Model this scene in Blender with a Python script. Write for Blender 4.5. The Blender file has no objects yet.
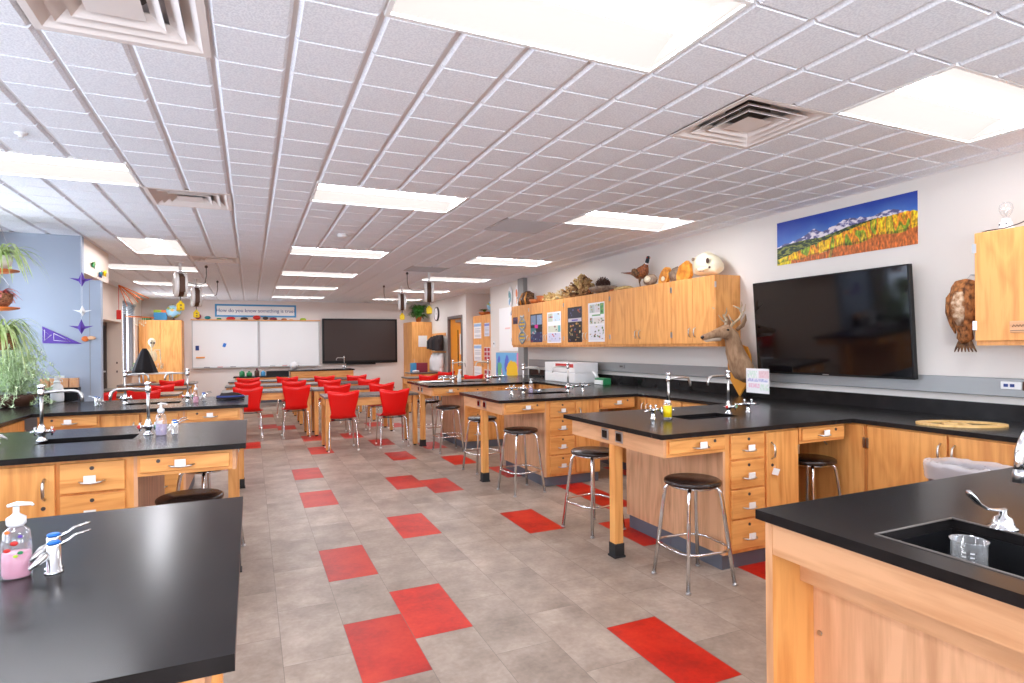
import bpy, bmesh, math, random
from mathutils import Vector, Matrix, noise
random.seed(7)
C = bpy.context.scene.collection
PI = math.pi
CAMZ, CE, T = 1.4475, 2.689, 0.914
XR, XL, YB, YF = 4.63, -2.44, 16.85, -2.2

# ------------------------------------------------------------------ materials
def lin(c):
    return tuple((x/12.92 if x <= .04045 else ((x+.055)/1.055)**2.4) for x in c)
def rgb(r, g, b): return lin((r/255, g/255, b/255))
M = {}
def newmat(name):
    m = bpy.data.materials.new(name); m.use_nodes = True
    M[name] = m
    nt = m.node_tree
    return m, nt, nt.nodes['Principled BSDF']
def plain(name, col, rough=.5, metal=0, spec=.5, **kw):
    m, nt, b = newmat(name)
    b.inputs['Base Color'].default_value = (*col, 1)
    b.inputs['Roughness'].default_value = rough
    b.inputs['Metallic'].default_value = metal
    b.inputs['Specular IOR Level'].default_value = spec
    for k, v in kw.items(): b.inputs[k.replace('_', ' ')].default_value = v
    return m
def N(nt, t, **kw):
    n = nt.nodes.new(t)
    for k, v in kw.items():
        if k in n.inputs: n.inputs[k].default_value = v
        else: setattr(n, k, v)
    return n
def ramp(nt, stops):
    r = nt.nodes.new('ShaderNodeValToRGB')
    e = r.color_ramp.elements
    e[0].position, e[0].color = stops[0][0], (*stops[0][1], 1)
    e[1].position, e[1].color = stops[-1][0], (*stops[-1][1], 1)
    for p, c in stops[1:-1]:
        x = e.new(p); x.color = (*c, 1)
    return r
def speck(name, c1, c2, scale=30, rough=.6, bump=0, metal=0, detail=4, stretch=(1, 1, 1), p=(.35, .65), spec=.5):
    m, nt, b = newmat(name)
    tc = N(nt, 'ShaderNodeTexCoord'); mp = N(nt, 'ShaderNodeMapping'); mp.inputs['Scale'].default_value = stretch
    nz = N(nt, 'ShaderNodeTexNoise'); nz.inputs['Scale'].default_value = scale; nz.inputs['Detail'].default_value = detail
    r = ramp(nt, [(p[0], c1), (p[1], c2)])
    L = nt.links.new
    L(tc.outputs['Object'], mp.inputs[0]); L(mp.outputs[0], nz.inputs['Vector']); L(nz.outputs['Fac'], r.inputs[0]); L(r.outputs[0], b.inputs['Base Color'])
    b.inputs['Roughness'].default_value = rough; b.inputs['Metallic'].default_value = metal
    b.inputs['Specular IOR Level'].default_value = spec
    if bump:
        bp = N(nt, 'ShaderNodeBump'); bp.inputs['Strength'].default_value = bump; bp.inputs['Distance'].default_value = .01
        L(nz.outputs['Fac'], bp.inputs['Height']); L(bp.outputs[0], b.inputs['Normal'])
    return m
def oak(name, light, dark, axis, rough=.42):
    m, nt, b = newmat(name)
    L = nt.links.new
    tc = N(nt, 'ShaderNodeTexCoord'); mp = N(nt, 'ShaderNodeMapping')
    s = [26, 26, 26]; s[axis] = 1.6
    mp.inputs['Scale'].default_value = s
    oi = N(nt, 'ShaderNodeObjectInfo')
    L(tc.outputs['Object'], mp.inputs[0])
    ad = N(nt, 'ShaderNodeVectorMath'); ad.operation = 'ADD'
    ml = N(nt, 'ShaderNodeVectorMath'); ml.operation = 'SCALE'; ml.inputs['Scale'].default_value = .0
    L(mp.outputs[0], ad.inputs[0])
    n1 = N(nt, 'ShaderNodeTexNoise'); n1.inputs['Scale'].default_value = 1.0; n1.inputs['Detail'].default_value = 6; n1.inputs['Roughness'].default_value = .6
    s2 = [3, 3, 3]; s2[axis] = .5
    mp2 = N(nt, 'ShaderNodeMapping'); mp2.inputs['Scale'].default_value = s2
    L(tc.outputs['Object'], mp2.inputs[0])
    n2 = N(nt, 'ShaderNodeTexNoise'); n2.inputs['Scale'].default_value = 1.5; n2.inputs['Detail'].default_value = 3; n2.inputs['Distortion'].default_value = .6
    L(ad.outputs[0], n1.inputs['Vector']); L(mp2.outputs[0], n2.inputs['Vector'])
    # growth rings from the low frequency noise
    mu = N(nt, 'ShaderNodeMath'); mu.operation = 'MULTIPLY'; mu.inputs[1].default_value = 14
    fr = N(nt, 'ShaderNodeMath'); fr.operation = 'PINGPONG'; fr.inputs[1].default_value = 1
    L(n2.outputs['Fac'], mu.inputs[0]); L(mu.outputs[0], fr.inputs[0])
    mx = N(nt, 'ShaderNodeMath'); mx.operation = 'MULTIPLY_ADD'; mx.inputs[1].default_value = .22
    L(fr.outputs[0], mx.inputs[0]); L(n1.outputs['Fac'], mx.inputs[2])
    r = ramp(nt, [(.36, dark), (.72, light)])
    L(mx.outputs[0], r.inputs[0]); L(r.outputs[0], b.inputs['Base Color'])
    b.inputs['Roughness'].default_value = rough
    return m
def attr_mat(name, rough=.6):
    m, nt, b = newmat(name)
    a = N(nt, 'ShaderNodeVertexColor'); a.layer_name = 'Col'
    nt.links.new(a.outputs[0], b.inputs['Base Color']); b.inputs['Roughness'].default_value = rough
    return m
def emis(name, col, s):
    m, nt, b = newmat(name)
    b.inputs['Base Color'].default_value = (*col, 1)
    b.inputs['Emission Color'].default_value = (*col, 1); b.inputs['Emission Strength'].default_value = s
    return m

OL, OD = rgb(240, 174, 100), rgb(214, 140, 72)
PL, PD = rgb(224, 170, 126), rgb(200, 144, 100)
for ax, nm in ((0, 'x'), (1, 'y'), (2, 'z')):
    oak('oak_'+nm, OL, OD, ax); oak('pale_'+nm, PL, PD, ax)
oak('ply_z', rgb(234, 182, 140), rgb(206, 152, 112), 2)
speck('epoxy', rgb(24, 22, 22), rgb(36, 33, 33), 9, .22, 0, 0, 6, p=(.3, .7), spec=.18)
plain('epoxy_dark', rgb(22, 22, 24), .3)
speck('desktop', rgb(96, 90, 86), rgb(120, 114, 108), 40, .28)
plain('wall', rgb(230, 224, 217), .75)
plain('wall_back', rgb(230, 220, 214), .75)
plain('wall_cream', rgb(226, 210, 196), .75)
plain('wall_blue', rgb(162, 173, 190), .5)
plain('white', rgb(240, 240, 240), .5)
plain('paper', rgb(244, 243, 240), .6)
plain('white_gloss', rgb(242, 242, 242), .15)
plain('whiteboard', rgb(238, 237, 236), .25)
plain('chrome', (.78, .79, .8), .12, 1)
plain('steel', (.55, .55, .57), .3, 1)
plain('nickel', (.62, .60, .58), .28, 1)
plain('alu', rgb(190, 188, 186), .35, .8)
plain('black_plastic', rgb(12, 11, 12), .35, 0, .25)
plain('dark_rubber', rgb(35, 35, 37), .7)
plain('seat_wood', rgb(42, 30, 26), .25)
plain('red_plastic', rgb(238, 16, 12), .3)
plain('base_vinyl', rgb(100, 104, 116), .5)
plain('raceway', rgb(158, 160, 160), .35, .4)
plain('grey_duct', rgb(150, 150, 148), .5)
plain('door_orange', rgb(236, 150, 40), .4)
plain('frame_brown', rgb(110, 98, 94), .5)
plain('frame_dark', rgb(70, 62, 60), .5)
plain('screen', rgb(8, 6, 9), .06, 0, .6)
plain('screen_back', rgb(52, 34, 28), .45)
plain('blue_cap', rgb(30, 110, 200), .4)
plain('red', rgb(200, 40, 34), .4)
plain('green', rgb(40, 130, 80), .5)
plain('teal', rgb(30, 130, 140), .5)
plain('yellow', rgb(240, 205, 10), .45)
plain('maroon', rgb(140, 40, 60), .6)
plain('navy', rgb(36, 60, 130), .5)
plain('sky_blue', rgb(70, 150, 200), .6)
plain('orange', rgb(232, 120, 50), .6)
plain('peach', rgb(240, 190, 150), .6)
plain('purple', rgb(92, 58, 160), .6)
plain('lime', rgb(170, 200, 50), .6)
plain('black_cloth', rgb(28, 26, 30), .9)
plain('dark_cloth', rgb(52, 42, 42), .9)
plain('white_cloth', rgb(232, 230, 230), .9)
plain('bone', rgb(236, 226, 196), .55)
plain('terracotta', rgb(190, 110, 60), .7)
speck('basket', rgb(96, 62, 44), rgb(176, 122, 84), 60, .8, .4)
speck('leaf_light', rgb(150, 176, 96), rgb(206, 218, 160), 12, .5)
speck('leaf_pale', rgb(176, 200, 144), rgb(226, 238, 204), 30, .6)
speck('leaf_green', rgb(50, 110, 46), rgb(96, 158, 66), 20, .5)
speck('leaf_pink', rgb(196, 90, 90), rgb(226, 150, 140), 20, .5)
speck('deer_fur', rgb(142, 108, 80), rgb(184, 148, 114), 22, .9, .3, stretch=(1, 1, .4))
plain('deer_pale', rgb(214, 194, 172), .9)
speck('antler', rgb(176, 150, 116), rgb(222, 206, 180), 20, .6)
speck('feather', rgb(92, 54, 30), rgb(196, 128, 72), 38, .85, .5, stretch=(1, 1, .6))
speck('feather_pale', rgb(150, 100, 60), rgb(226, 200, 170), 30, .85, .4)
speck('pheasant', rgb(96, 44, 24), rgb(166, 96, 50), 40, .6, .3)
plain('pheasant_head', rgb(24, 44, 50), .4)
speck('coral', rgb(150, 108, 66), rgb(214, 176, 122), 20, .8, .5)
speck('coral_yellow', rgb(184, 150, 84), rgb(232, 208, 150), 24, .8, .5)
speck('coral_dark', rgb(70, 44, 30), rgb(146, 104, 66), 26, .8, .5)
speck('amber', rgb(190, 110, 30), rgb(240, 170, 70), 14, .4, .2)
speck('stone', rgb(110, 90, 76), rgb(168, 146, 124), 16, .8, .4)
speck('rust', rgb(170, 84, 36), rgb(210, 124, 60), 16, .5)
plain('brown_dark', rgb(78, 48, 34), .6)
plain('plaque_wood', rgb(226, 150, 50), .3)
speck('pine', rgb(236, 196, 130), rgb(214, 168, 100), 8, .5, stretch=(1, 12, 1))

m, nt, b = newmat('window_glass')
tr = nt.nodes.new('ShaderNodeBsdfTransparent'); gl = nt.nodes.new('ShaderNodeBsdfGlossy'); gl.inputs['Roughness'].default_value = .02
mxs = nt.nodes.new('ShaderNodeMixShader'); mxs.inputs[0].default_value = .06
nt.links.new(tr.outputs[0], mxs.inputs[1]); nt.links.new(gl.outputs[0], mxs.inputs[2]); nt.links.new(mxs.outputs[0], nt.nodes['Material Output'].inputs[0])
def thin(name, col, fac, rough=.05, gloss=True):
    """see-through sheet: most light passes straight on, the rest is reflected or scattered"""
    m, nt, b = newmat(name)
    b.inputs['Base Color'].default_value = (*col, 1); b.inputs['Roughness'].default_value = rough; b.inputs['Metallic'].default_value = .6 if gloss else 0
    tr = nt.nodes.new('ShaderNodeBsdfTransparent'); mxs = nt.nodes.new('ShaderNodeMixShader')
    lw = nt.nodes.new('ShaderNodeLayerWeight'); lw.inputs[0].default_value = .3
    ma = nt.nodes.new('ShaderNodeMath'); ma.operation = 'MULTIPLY_ADD'; ma.use_clamp = True; ma.inputs[1].default_value = .7; ma.inputs[2].default_value = fac
    nt.links.new(lw.outputs['Facing'], ma.inputs[0]); nt.links.new(ma.outputs[0], mxs.inputs[0])
    nt.links.new(tr.outputs[0], mxs.inputs[1]); nt.links.new(b.outputs[0], mxs.inputs[2]); nt.links.new(mxs.outputs[0], nt.nodes['Material Output'].inputs[0])
thin('clear_plastic', (.9, .9, .92), .10)
thin('pink_soap', rgb(246, 176, 200), .55, .2, False)
thin('purple_soap', rgb(206, 190, 230), .35, .2, False)
m, nt, b = newmat('bag_plastic')
b.inputs['Base Color'].default_value = (.86, .85, .86, 1); b.inputs['Roughness'].default_value = .2
tr = nt.nodes.new('ShaderNodeBsdfTransparent'); mxs = nt.nodes.new('ShaderNodeMixShader'); mxs.inputs[0].default_value = .40
nt.links.new(tr.outputs[0], mxs.inputs[1]); nt.links.new(b.outputs[0], mxs.inputs[2]); nt.links.new(mxs.outputs[0], nt.nodes['Material Output'].inputs[0])
plain('bin_grey', rgb(120, 104, 112), .5)
plain('diffuser', rgb(236, 226, 220), .45)
plain('vent_grey', rgb(196, 190, 190), .5)
plain('worn_edge', rgb(104, 96, 90), .5)
plain('fixture_white', rgb(250, 249, 247), .4)
plain('ceil_grid', rgb(232, 228, 228), .6)
plain('tile_gap', rgb(176, 164, 160), .8)
emis('lamp', rgb(248, 249, 255), 19.0)
emis('reflector_glow', rgb(255, 244, 238), .50)  # lit look put into the reflector sides as glow; only the lens is a lamp
M['reflector_glow'].node_tree.nodes['Principled BSDF'].inputs['Base Color'].default_value = (.06, .06, .06, 1)
M['reflector_glow'].node_tree.nodes['Principled BSDF'].inputs['Specular IOR Level'].default_value = 0
attr_mat('picture', .5)
attr_mat('poster_ink', .45)
plain('lens_glow', (1, 1, 1), .5)
thin('glass', (.92, .93, .93), .08)
# ceiling tile : fine pitted texture
m, nt, b = newmat('ceil_tile')
tc = N(nt, 'ShaderNodeTexCoord'); nz = N(nt, 'ShaderNodeTexNoise'); nz.inputs['Scale'].default_value = 110; nz.inputs['Detail'].default_value = 3
r = ramp(nt, [(.4, rgb(232, 234, 240)), (.6, rgb(247, 249, 253))]); bp = N(nt, 'ShaderNodeBump'); bp.inputs['Strength'].default_value = .5; bp.inputs['Distance'].default_value = .004
nt.links.new(tc.outputs['Object'], nz.inputs['Vector']); nt.links.new(nz.outputs['Fac'], r.inputs[0]); nt.links.new(r.outputs[0], b.inputs['Base Color'])
nt.links.new(nz.outputs['Fac'], bp.inputs['Height']); nt.links.new(bp.outputs[0], b.inputs['Normal']); b.inputs['Roughness'].default_value = .9
# floor tiles
def floor_mat(name, c1, c2, c3, rough):
    m, nt, b = newmat(name); L = nt.links.new
    tc = N(nt, 'ShaderNodeTexCoord')
    n1 = N(nt, 'ShaderNodeTexNoise'); n1.inputs['Scale'].default_value = 3.2; n1.inputs['Detail'].default_value = 9; n1.inputs['Roughness'].default_value = .65
    n2 = N(nt, 'ShaderNodeTexNoise'); n2.inputs['Scale'].default_value = 40; n2.inputs['Detail'].default_value = 4
    at = N(nt, 'ShaderNodeVertexColor'); at.layer_name = 'Col'
    a = N(nt, 'ShaderNodeVectorMath'); a.operation = 'ADD'
    sc = N(nt, 'ShaderNodeVectorMath'); sc.operation = 'SCALE'; sc.inputs['Scale'].default_value = 40
    L(at.outputs[0], sc.inputs[0]); L(tc.outputs['Object'], a.inputs[0]); L(sc.outputs[0], a.inputs[1]); L(a.outputs[0], n1.inputs['Vector']); L(tc.outputs['Object'], n2.inputs['Vector'])
    mx = N(nt, 'ShaderNodeMath'); mx.operation = 'MULTIPLY_ADD'; mx.inputs[1].default_value = .25
    L(n2.outputs['Fac'], mx.inputs[0]); L(n1.outputs['Fac'], mx.inputs[2])
    r = ramp(nt, [(.42, c1), (.62, c2), (.85, c3)])
    L(mx.outputs[0], r.inputs[0])
    hs = N(nt, 'ShaderNodeHueSaturation')
    sp = N(nt, 'ShaderNodeSeparateColor'); L(at.outputs[0], sp.inputs[0])
    mr = N(nt, 'ShaderNodeMapRange'); mr.inputs['To Min'].default_value = .9; mr.inputs['To Max'].default_value = 1.1
    L(sp.outputs[0], mr.inputs['Value']); L(mr.outputs[0], hs.inputs['Value'])
    L(r.outputs[0], hs.inputs['Color']); L(hs.outputs[0], b.inputs['Base Color'])
    b.inputs['Roughness'].default_value = rough; b.inputs['Specular IOR Level'].default_value = .3
floor_mat('floor_grey', rgb(132, 117, 105), rgb(158, 141, 127), rgb(184, 168, 154), .38)
floor_mat('floor_red', rgb(154, 18, 8), rgb(190, 32, 15), rgb(208, 56, 29), .40)
plain('floor_seam', rgb(120, 108, 100), .6)
M['lamp'].node_tree.nodes['Principled BSDF'].inputs['Roughness'].default_value = 1

# ------------------------------------------------------------------ mesh builder
class MB:
    def __init__(s): s.bm = bmesh.new(); s.mats = []; s.mi = 0
    def mat(s, name):
        if name not in s.mats: s.mats.append(name)
        s.mi = s.mats.index(name); return s
    def _own(s, faces, smooth=False):
        for f in faces: f.material_index = s.mi; f.smooth = smooth
    def _xf(s, verts, mtx):
        if mtx is not None: bmesh.ops.transform(s.bm, matrix=mtx, verts=verts)
    def box(s, x0, x1, y0, y1, z0, z1, bev=0, mtx=None, seg=1):
        x0, x1 = sorted((x0, x1)); y0, y1 = sorted((y0, y1)); z0, z1 = sorted((z0, z1))
        vs = [s.bm.verts.new((x, y, z)) for z in (z0, z1) for y in (y0, y1) for x in (x0, x1)]
        idx = [(0, 2, 3, 1), (4, 5, 7, 6), (0, 1, 5, 4), (2, 6, 7, 3), (0, 4, 6, 2), (1, 3, 7, 5)]
        fs = [s.bm.faces.new([vs[i] for i in q]) for q in idx]
        s._own(fs)
        if bev:
            es = list({e for f in fs for e in f.edges})
            r = bmesh.ops.bevel(s.bm, geom=es, offset=bev, segments=seg, affect='EDGES', profile=.5)
            s._own(r['faces'], seg > 1)
            vs = list({v for f in r['faces'] for v in f.verts} | {v for v in vs if v.is_valid})
        s._xf(vs, mtx)
        return s
    def rings(s, rings, cap=True, smooth=True, closed=False):
        vr = [[s.bm.verts.new(p) for p in r] for r in rings]
        fs = []
        n = len(vr[0])
        pairs = list(zip(vr[:-1], vr[1:]))
        if closed: pairs.append((vr[-1], vr[0]))
        for a, b in pairs:
            for i in range(n):
                j = (i+1) % n
                try: fs.append(s.bm.faces.new((a[i], a[j], b[j], b[i])))
                except ValueError: pass
        s._own(fs, smooth)
        if cap and not closed:
            c = []
            for r, fl in ((vr[0], True), (vr[-1], False)):
                try: c.append(s.bm.faces.new(r[::-1] if fl else r))
                except ValueError: pass
            s._own(c, False)
        return vr
    def tube(s, pts, r, seg=8, cap=True, flat=1.0, up=None, closed=False):
        pts = [Vector(p) for p in pts]
        rs = r if isinstance(r, (list, tuple)) else [r]*len(pts)
        rings = []; prev = None
        n = len(pts)
        for i, p in enumerate(pts):
            if closed: t = pts[(i+1) % n]-pts[i-1]
            else: t = pts[min(i+1, n-1)]-pts[max(i-1, 0)]
            t.normalize()
            if prev is None:
                a = Vector(up) if up else (Vector((0, 0, 1)) if abs(t.z) < .9 else Vector((1, 0, 0)))
            else: a = prev
            a = (a-t*a.dot(t))
            if a.length < 1e-6: a = t.orthogonal()
            a.normalize(); prev = a
            b = t.cross(a)
            rr = rs[i]
            ra, rb = rr if isinstance(rr, tuple) else (rr, rr*flat)
            rings.append([p+a*math.cos(2*PI*k/seg)*ra+b*math.sin(2*PI*k/seg)*rb for k in range(seg)])
        s.rings(rings, cap, True, closed)
        return s
    def cyl(s, p0, p1, r, seg=12, r2=None):
        return s.tube([p0, p1], [r, r if r2 is None else r2], seg)
    def lathe(s, prof, cen=(0, 0, 0), seg=20, axis='z', mtx=None, sx=1, sy=1):
        rings = []
        for r, z in prof:
            ring = []
            for k in range(seg):
                a = 2*PI*k/seg
                p = Vector((r*math.cos(a)*sx, r*math.sin(a)*sy, z))
                if axis == 'x': p = Vector((p.z, p.x, p.y))
                if axis == 'y': p = Vector((p.x, p.z, p.y))
                if mtx is not None: p = mtx @ p
                ring.append(p+Vector(cen))
            rings.append(ring)
        s.rings(rings, True, True)
        return s
    def ball(s, cen, r, seg=12, rings=8, sc=(1, 1, 1), mtx=None, jit=0, nscale=3):
        rr = []
        for i in range(rings+1):
            a = PI*(.02+.96*i/rings)
            ring = []
            for k in range(seg):
                b = 2*PI*k/seg
                d = Vector((math.sin(a)*math.cos(b), math.sin(a)*math.sin(b), -math.cos(a)))
                q = 1+jit*noise.noise(d*nscale+Vector(cen)*7)
                p = Vector((d.x*sc[0], d.y*sc[1], d.z*sc[2]))*r*q
                if mtx is not None: p = mtx @ p
                ring.append(p+Vector(cen))
            rr.append(ring)
        s.rings(rr, True, True)
        return s
    def poly(s, pts, nrm, th, mat2=None):
        """flat outline extruded by th along nrm"""
        nrm = Vector(nrm).normalized()*th
        a = [Vector(p) for p in pts]; b = [p+nrm for p in a]
        va = [s.bm.verts.new(p) for p in a]; vb = [s.bm.verts.new(p) for p in b]
        fs = [s.bm.faces.new(va[::-1]), s.bm.faces.new(vb)]
        n = len(va)
        for i in range(n): fs.append(s.bm.faces.new((va[i], va[(i+1) % n], vb[(i+1) % n], vb[i])))
        s._own(fs)
        return s
    def quad(s, a, b, c, d):
        f = s.bm.faces.new([s.bm.verts.new(p) for p in (a, b, c, d)]); s._own([f]); return s
    def ribbon(s, pts, w, side=None):
        """thin folded leaf blade"""
        pts = [Vector(p) for p in pts]; n = len(pts); L = []
        for i, p in enumerate(pts):
            t = (pts[min(i+1, n-1)]-pts[max(i-1, 0)])
            sd = t.cross(Vector((0, 0, 1)))
            if sd.length < 1e-5: sd = Vector((1, 0, 0))
            sd.normalize()
            ww = w*math.sin(PI*(.12+.86*i/(n-1)))**.7
            L.append((s.bm.verts.new(p-sd*ww+Vector((0, 0, ww*.3))), s.bm.verts.new(p), s.bm.verts.new(p+sd*ww+Vector((0, 0, ww*.3)))))
        fs = []
        for a, b in zip(L[:-1], L[1:]):
            fs.append(s.bm.faces.new((a[0], a[1], b[1], b[0]))); fs.append(s.bm.faces.new((a[1], a[2], b[2], b[1])))
        s._own(fs, True)
        return s
    def build(s, name, mat=None, parent=None, normals=True):
        if mat and not s.mats: s.mats = [mat]
        if normals: bmesh.ops.recalc_face_normals(s.bm, faces=s.bm.faces)
        me = bpy.data.meshes.new(name); s.bm.to_mesh(me); s.bm.free()
        for n in s.mats: me.materials.append(M[n])
        o = bpy.data.objects.new(name, me); C.objects.link(o)
        if parent is not None: o.parent = parent
        return o

def tag(o, label=None, cat=None, group=None, kind=None):
    if label: o['label'] = label
    if cat: o['category'] = cat
    if group: o['group'] = group
    if kind: o['kind'] = kind
    return o
def thing(name, label, cat, loc=(0, 0, 0), rz=0, group=None):
    o = bpy.data.objects.new(name, None); C.objects.link(o)
    o.empty_display_size = .1
    o.location = loc; o.rotation_euler = (0, 0, rz)
    return tag(o, label, cat, group)
def struct(o): o['kind'] = 'structure'; return o
KIDS = {}
def copy_tree(o, parent=None):
    c = o.copy(); C.objects.link(c)
    if parent is not None: c.parent = parent
    for ch in [x for x in KIDCACHE.get(o.name, [])]: copy_tree(ch, c)
    return c
KIDCACHE = {}
def cache(o):
    KIDCACHE[o.name] = [x for x in o.children]
    for x in o.children: cache(x)
def dup(root, loc, rz=None, label=None, group=None):
    cache(root)
    c = copy_tree(root); c.location = loc
    if rz is not None: c.rotation_euler = (0, 0, rz)
    if label: c['label'] = label
    if group: c['group'] = group
    return c
def B(x0, x1, y0, y1, z0, z1, bev=0): return MB().box(x0, x1, y0, y1, z0, z1, bev)
def image_plane(name, fn, u0, u1, v0, v1, nu, nv, place, parent=None, mat='picture', th=.004, nrm=(-1, 0, 0), back='paper'):
    """flat picture: a grid of small coloured faces; place(u,v) gives the point"""
    bm = bmesh.new(); lay = bm.loops.layers.float_color.new('Col')
    vs = [[bm.verts.new(place(u0+(u1-u0)*i/nu, v0+(v1-v0)*j/nv)) for i in range(nu+1)] for j in range(nv+1)]
    for j in range(nv):
        for i in range(nu):
            f = bm.faces.new((vs[j][i], vs[j][i+1], vs[j+1][i+1], vs[j+1][i]))
            for lp, (a, b) in zip(f.loops, ((i, j), (i+1, j), (i+1, j+1), (i, j+1))):
                lp[lay] = (*fn(a/nu, b/nv), 1)
    # thickness behind
    n = Vector(nrm)*th
    bd = [vs[0][0], vs[0][nu], vs[nv][nu], vs[nv][0]]
    bk = [bm.verts.new(v.co-n) for v in bd]
    f = bm.faces.new(bk[::-1]); f.material_index = 1
    for i in range(4):
        f = bm.faces.new((bd[i], bk[i], bk[(i+1) % 4], bd[(i+1) % 4])); f.material_index = 1
    me = bpy.data.meshes.new(name); bm.to_mesh(me); bm.free()
    me.materials.append(M[mat]); me.materials.append(M[back])
    o = bpy.data.objects.new(name, me); C.objects.link(o)
    if parent is not None: o.parent = parent
    return o
def text(s, size, mat, loc, rot, parent=None, name='lettering', ext=.001):
    cu = bpy.data.curves.new(name, 'FONT'); cu.body = s; cu.size = size; cu.extrude = ext; cu.align_x = 'CENTER'; cu.align_y = 'CENTER'
    tmp = bpy.data.objects.new('tmp', cu); C.objects.link(tmp); bpy.context.view_layer.update()
    me = bpy.data.meshes.new_from_object(tmp.evaluated_get(bpy.context.evaluated_depsgraph_get())); bpy.data.objects.remove(tmp); me.materials.clear(); me.materials.append(M[mat])
    o = bpy.data.objects.new(name, me); C.objects.link(o); o.location = loc; o.rotation_euler = rot
    if parent is not None: o.parent = parent
    return o

# ------------------------------------------------------------------ room shell
GX, GY, FT = .1633, 2.2024, .3048
def gx(i): return GX+FT*i
def gy(j): return GY+FT*j
# floor : 1 x 2 ft tiles, every second column shifted by half a tile
FX, FY = .4274, 3.769
RED = {(0, 0), (1, -3), (4, -6), (0, 10), (0, 6), (2, 2), (3, 7), (4, 6), (4, 12), (5, 1), (1, 15), (6, 10), (4, 16), (-2, 18), (1, 19), (3, 19), (0, -4),
       (7, -1), (8, 2), (8, 4), (7, 7), (8, -4), (6, 14), (6, 22), (-1, 25), (0, 24), (-1, 31), (5, 23), (-4, 22), (10, 20), (-3, 13), (9, 9), (-6, 2), (-5, -1), (11, 5)}
def make_floor():
    bm = bmesh.new(); lay = bm.loops.layers.float_color.new('Col')
    for col in range(-11, 17):
        odd = col % 2
        for k in range(-12, 24):
            n = 2*k+odd
            x0 = FX+col*FT; y0 = FY+n*FT; x1 = x0+FT; y1 = y0+2*FT
            x0c, x1c, y0c, y1c = max(x0, XL-.4), min(x1, 5.4), max(y0, YF), min(y1, YB)
            if x1c-x0c < .005 or y1c-y0c < .005: continue
            g = .0012
            f = bm.faces.new([bm.verts.new(p) for p in ((x0c+g, y0c+g, 0), (x1c-g, y0c+g, 0), (x1c-g, y1c-g, 0), (x0c+g, y1c-g, 0))])
            red = (col, n) in RED
            f.material_index = 1 if red else 0
            c = (random.random(), random.random(), random.random(), 1)
            for lp in f.loops: lp[lay] = c
    f = bm.faces.new([bm.verts.new(p) for p in ((XL-.4, YF, -.001), (5.4, YF, -.001), (5.4, YB, -.001), (XL-.4, YB, -.001))]); f.material_index = 2
    me = bpy.data.meshes.new('floor'); bm.to_mesh(me); bm.free()
    for n in ('floor_grey', 'floor_red', 'floor_seam'): me.materials.append(M[n])
    o = bpy.data.objects.new('floor', me); C.objects.link(o); struct(o)
make_floor()

LIGHTS = []
for r in (-10, 0, 10, 20, 28, 36, 44):
    for c in (-7, 1, 9): LIGHTS.append((c, r))
VENTS = [(-3, 0, 'supply'), (7, 0, 'supply'), (-3, 10, 'supply'), (7, 10, 'return'), (-3, 22, 'supply'), (7, 22, 'return')]
def skip(i, j):
    for c, r in LIGHTS:
        if (c, r) == (-7, 20):
            if -5 <= i < -3 and 18 <= j < 22: return True
            continue
        if c <= i < c+4 and r-2 <= j < r: return True
    for c, r, k in VENTS:
        if c <= i < c+2 and r <= j < r+2: return True
    return False
def make_ceiling():
    m = MB(); m.mat('ceil_tile'); m.mat('tile_gap'); m.mat('ceil_grid'); bm = m.bm
    for i in range(-9, 17):
        for j in range(-15, 49):
            if skip(i, j): continue
            x0, x1, y0, y1 = max(gx(i), XL), min(gx(i+1), 5.3), max(gy(j), YF), min(gy(j+1), YB)
            if x1-x0 < .03 or y1-y0 < .03: continue
            # wide reveal along the columns, narrow scored line between rows; main bars every second line
            ex0 = .010 if i % 2 else .010; ey = .004
            a, b_ = .009, .024
            c_, d_ = (.002, .008) if j % 2 else (.003, .010)
            zt, zb = CE+.016, CE
            def ring(ax, ay, z): return [(x0+ax, y0+ay, z), (x1-ax, y0+ay, z), (x1-ax, y1-ay, z), (x0+ax, y1-ay, z)]
            R = [[bm.verts.new(p) for p in ring(*q)] for q in ((0, 0, zt), (a, c_, zt), (b_, d_, zb))]
            for k in range(4):
                l = (k+1) % 4
                f = bm.faces.new((R[0][k], R[0][l], R[1][l], R[1][k])); f.material_index = 2
                f = bm.faces.new((R[1][k], R[1][l], R[2][l], R[2][k])); f.material_index = 0
            bm.faces.new(R[2][::-1]).material_index = 0
    # exposed tee bars on every second line
    m.mat('ceil_grid')
    o = m.build('ceiling', normals=True)
    struct(o)
    s = MB(); s.box(XL-.5, 5.5, YF-.1, YB+.15, CE+.13, CE+.2); struct(s.build('ceiling', 'ceil_grid'))
    # perimeter angle
    t = MB(); z0, z1 = CE-.004, CE+.004
    t.box(4.605, 4.63, YF, 11.5, z0, z1); t.box(XL, 4.63, YB-.025, YB, z0, z1); t.box(XL, XL+.025, YF, YB-.025, z0, z1); t.box(XL, 4.6, 7.735, 7.76, z0, z1) if False else None
    struct(t.build('trim_1', 'ceil_grid'))
make_ceiling()

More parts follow.
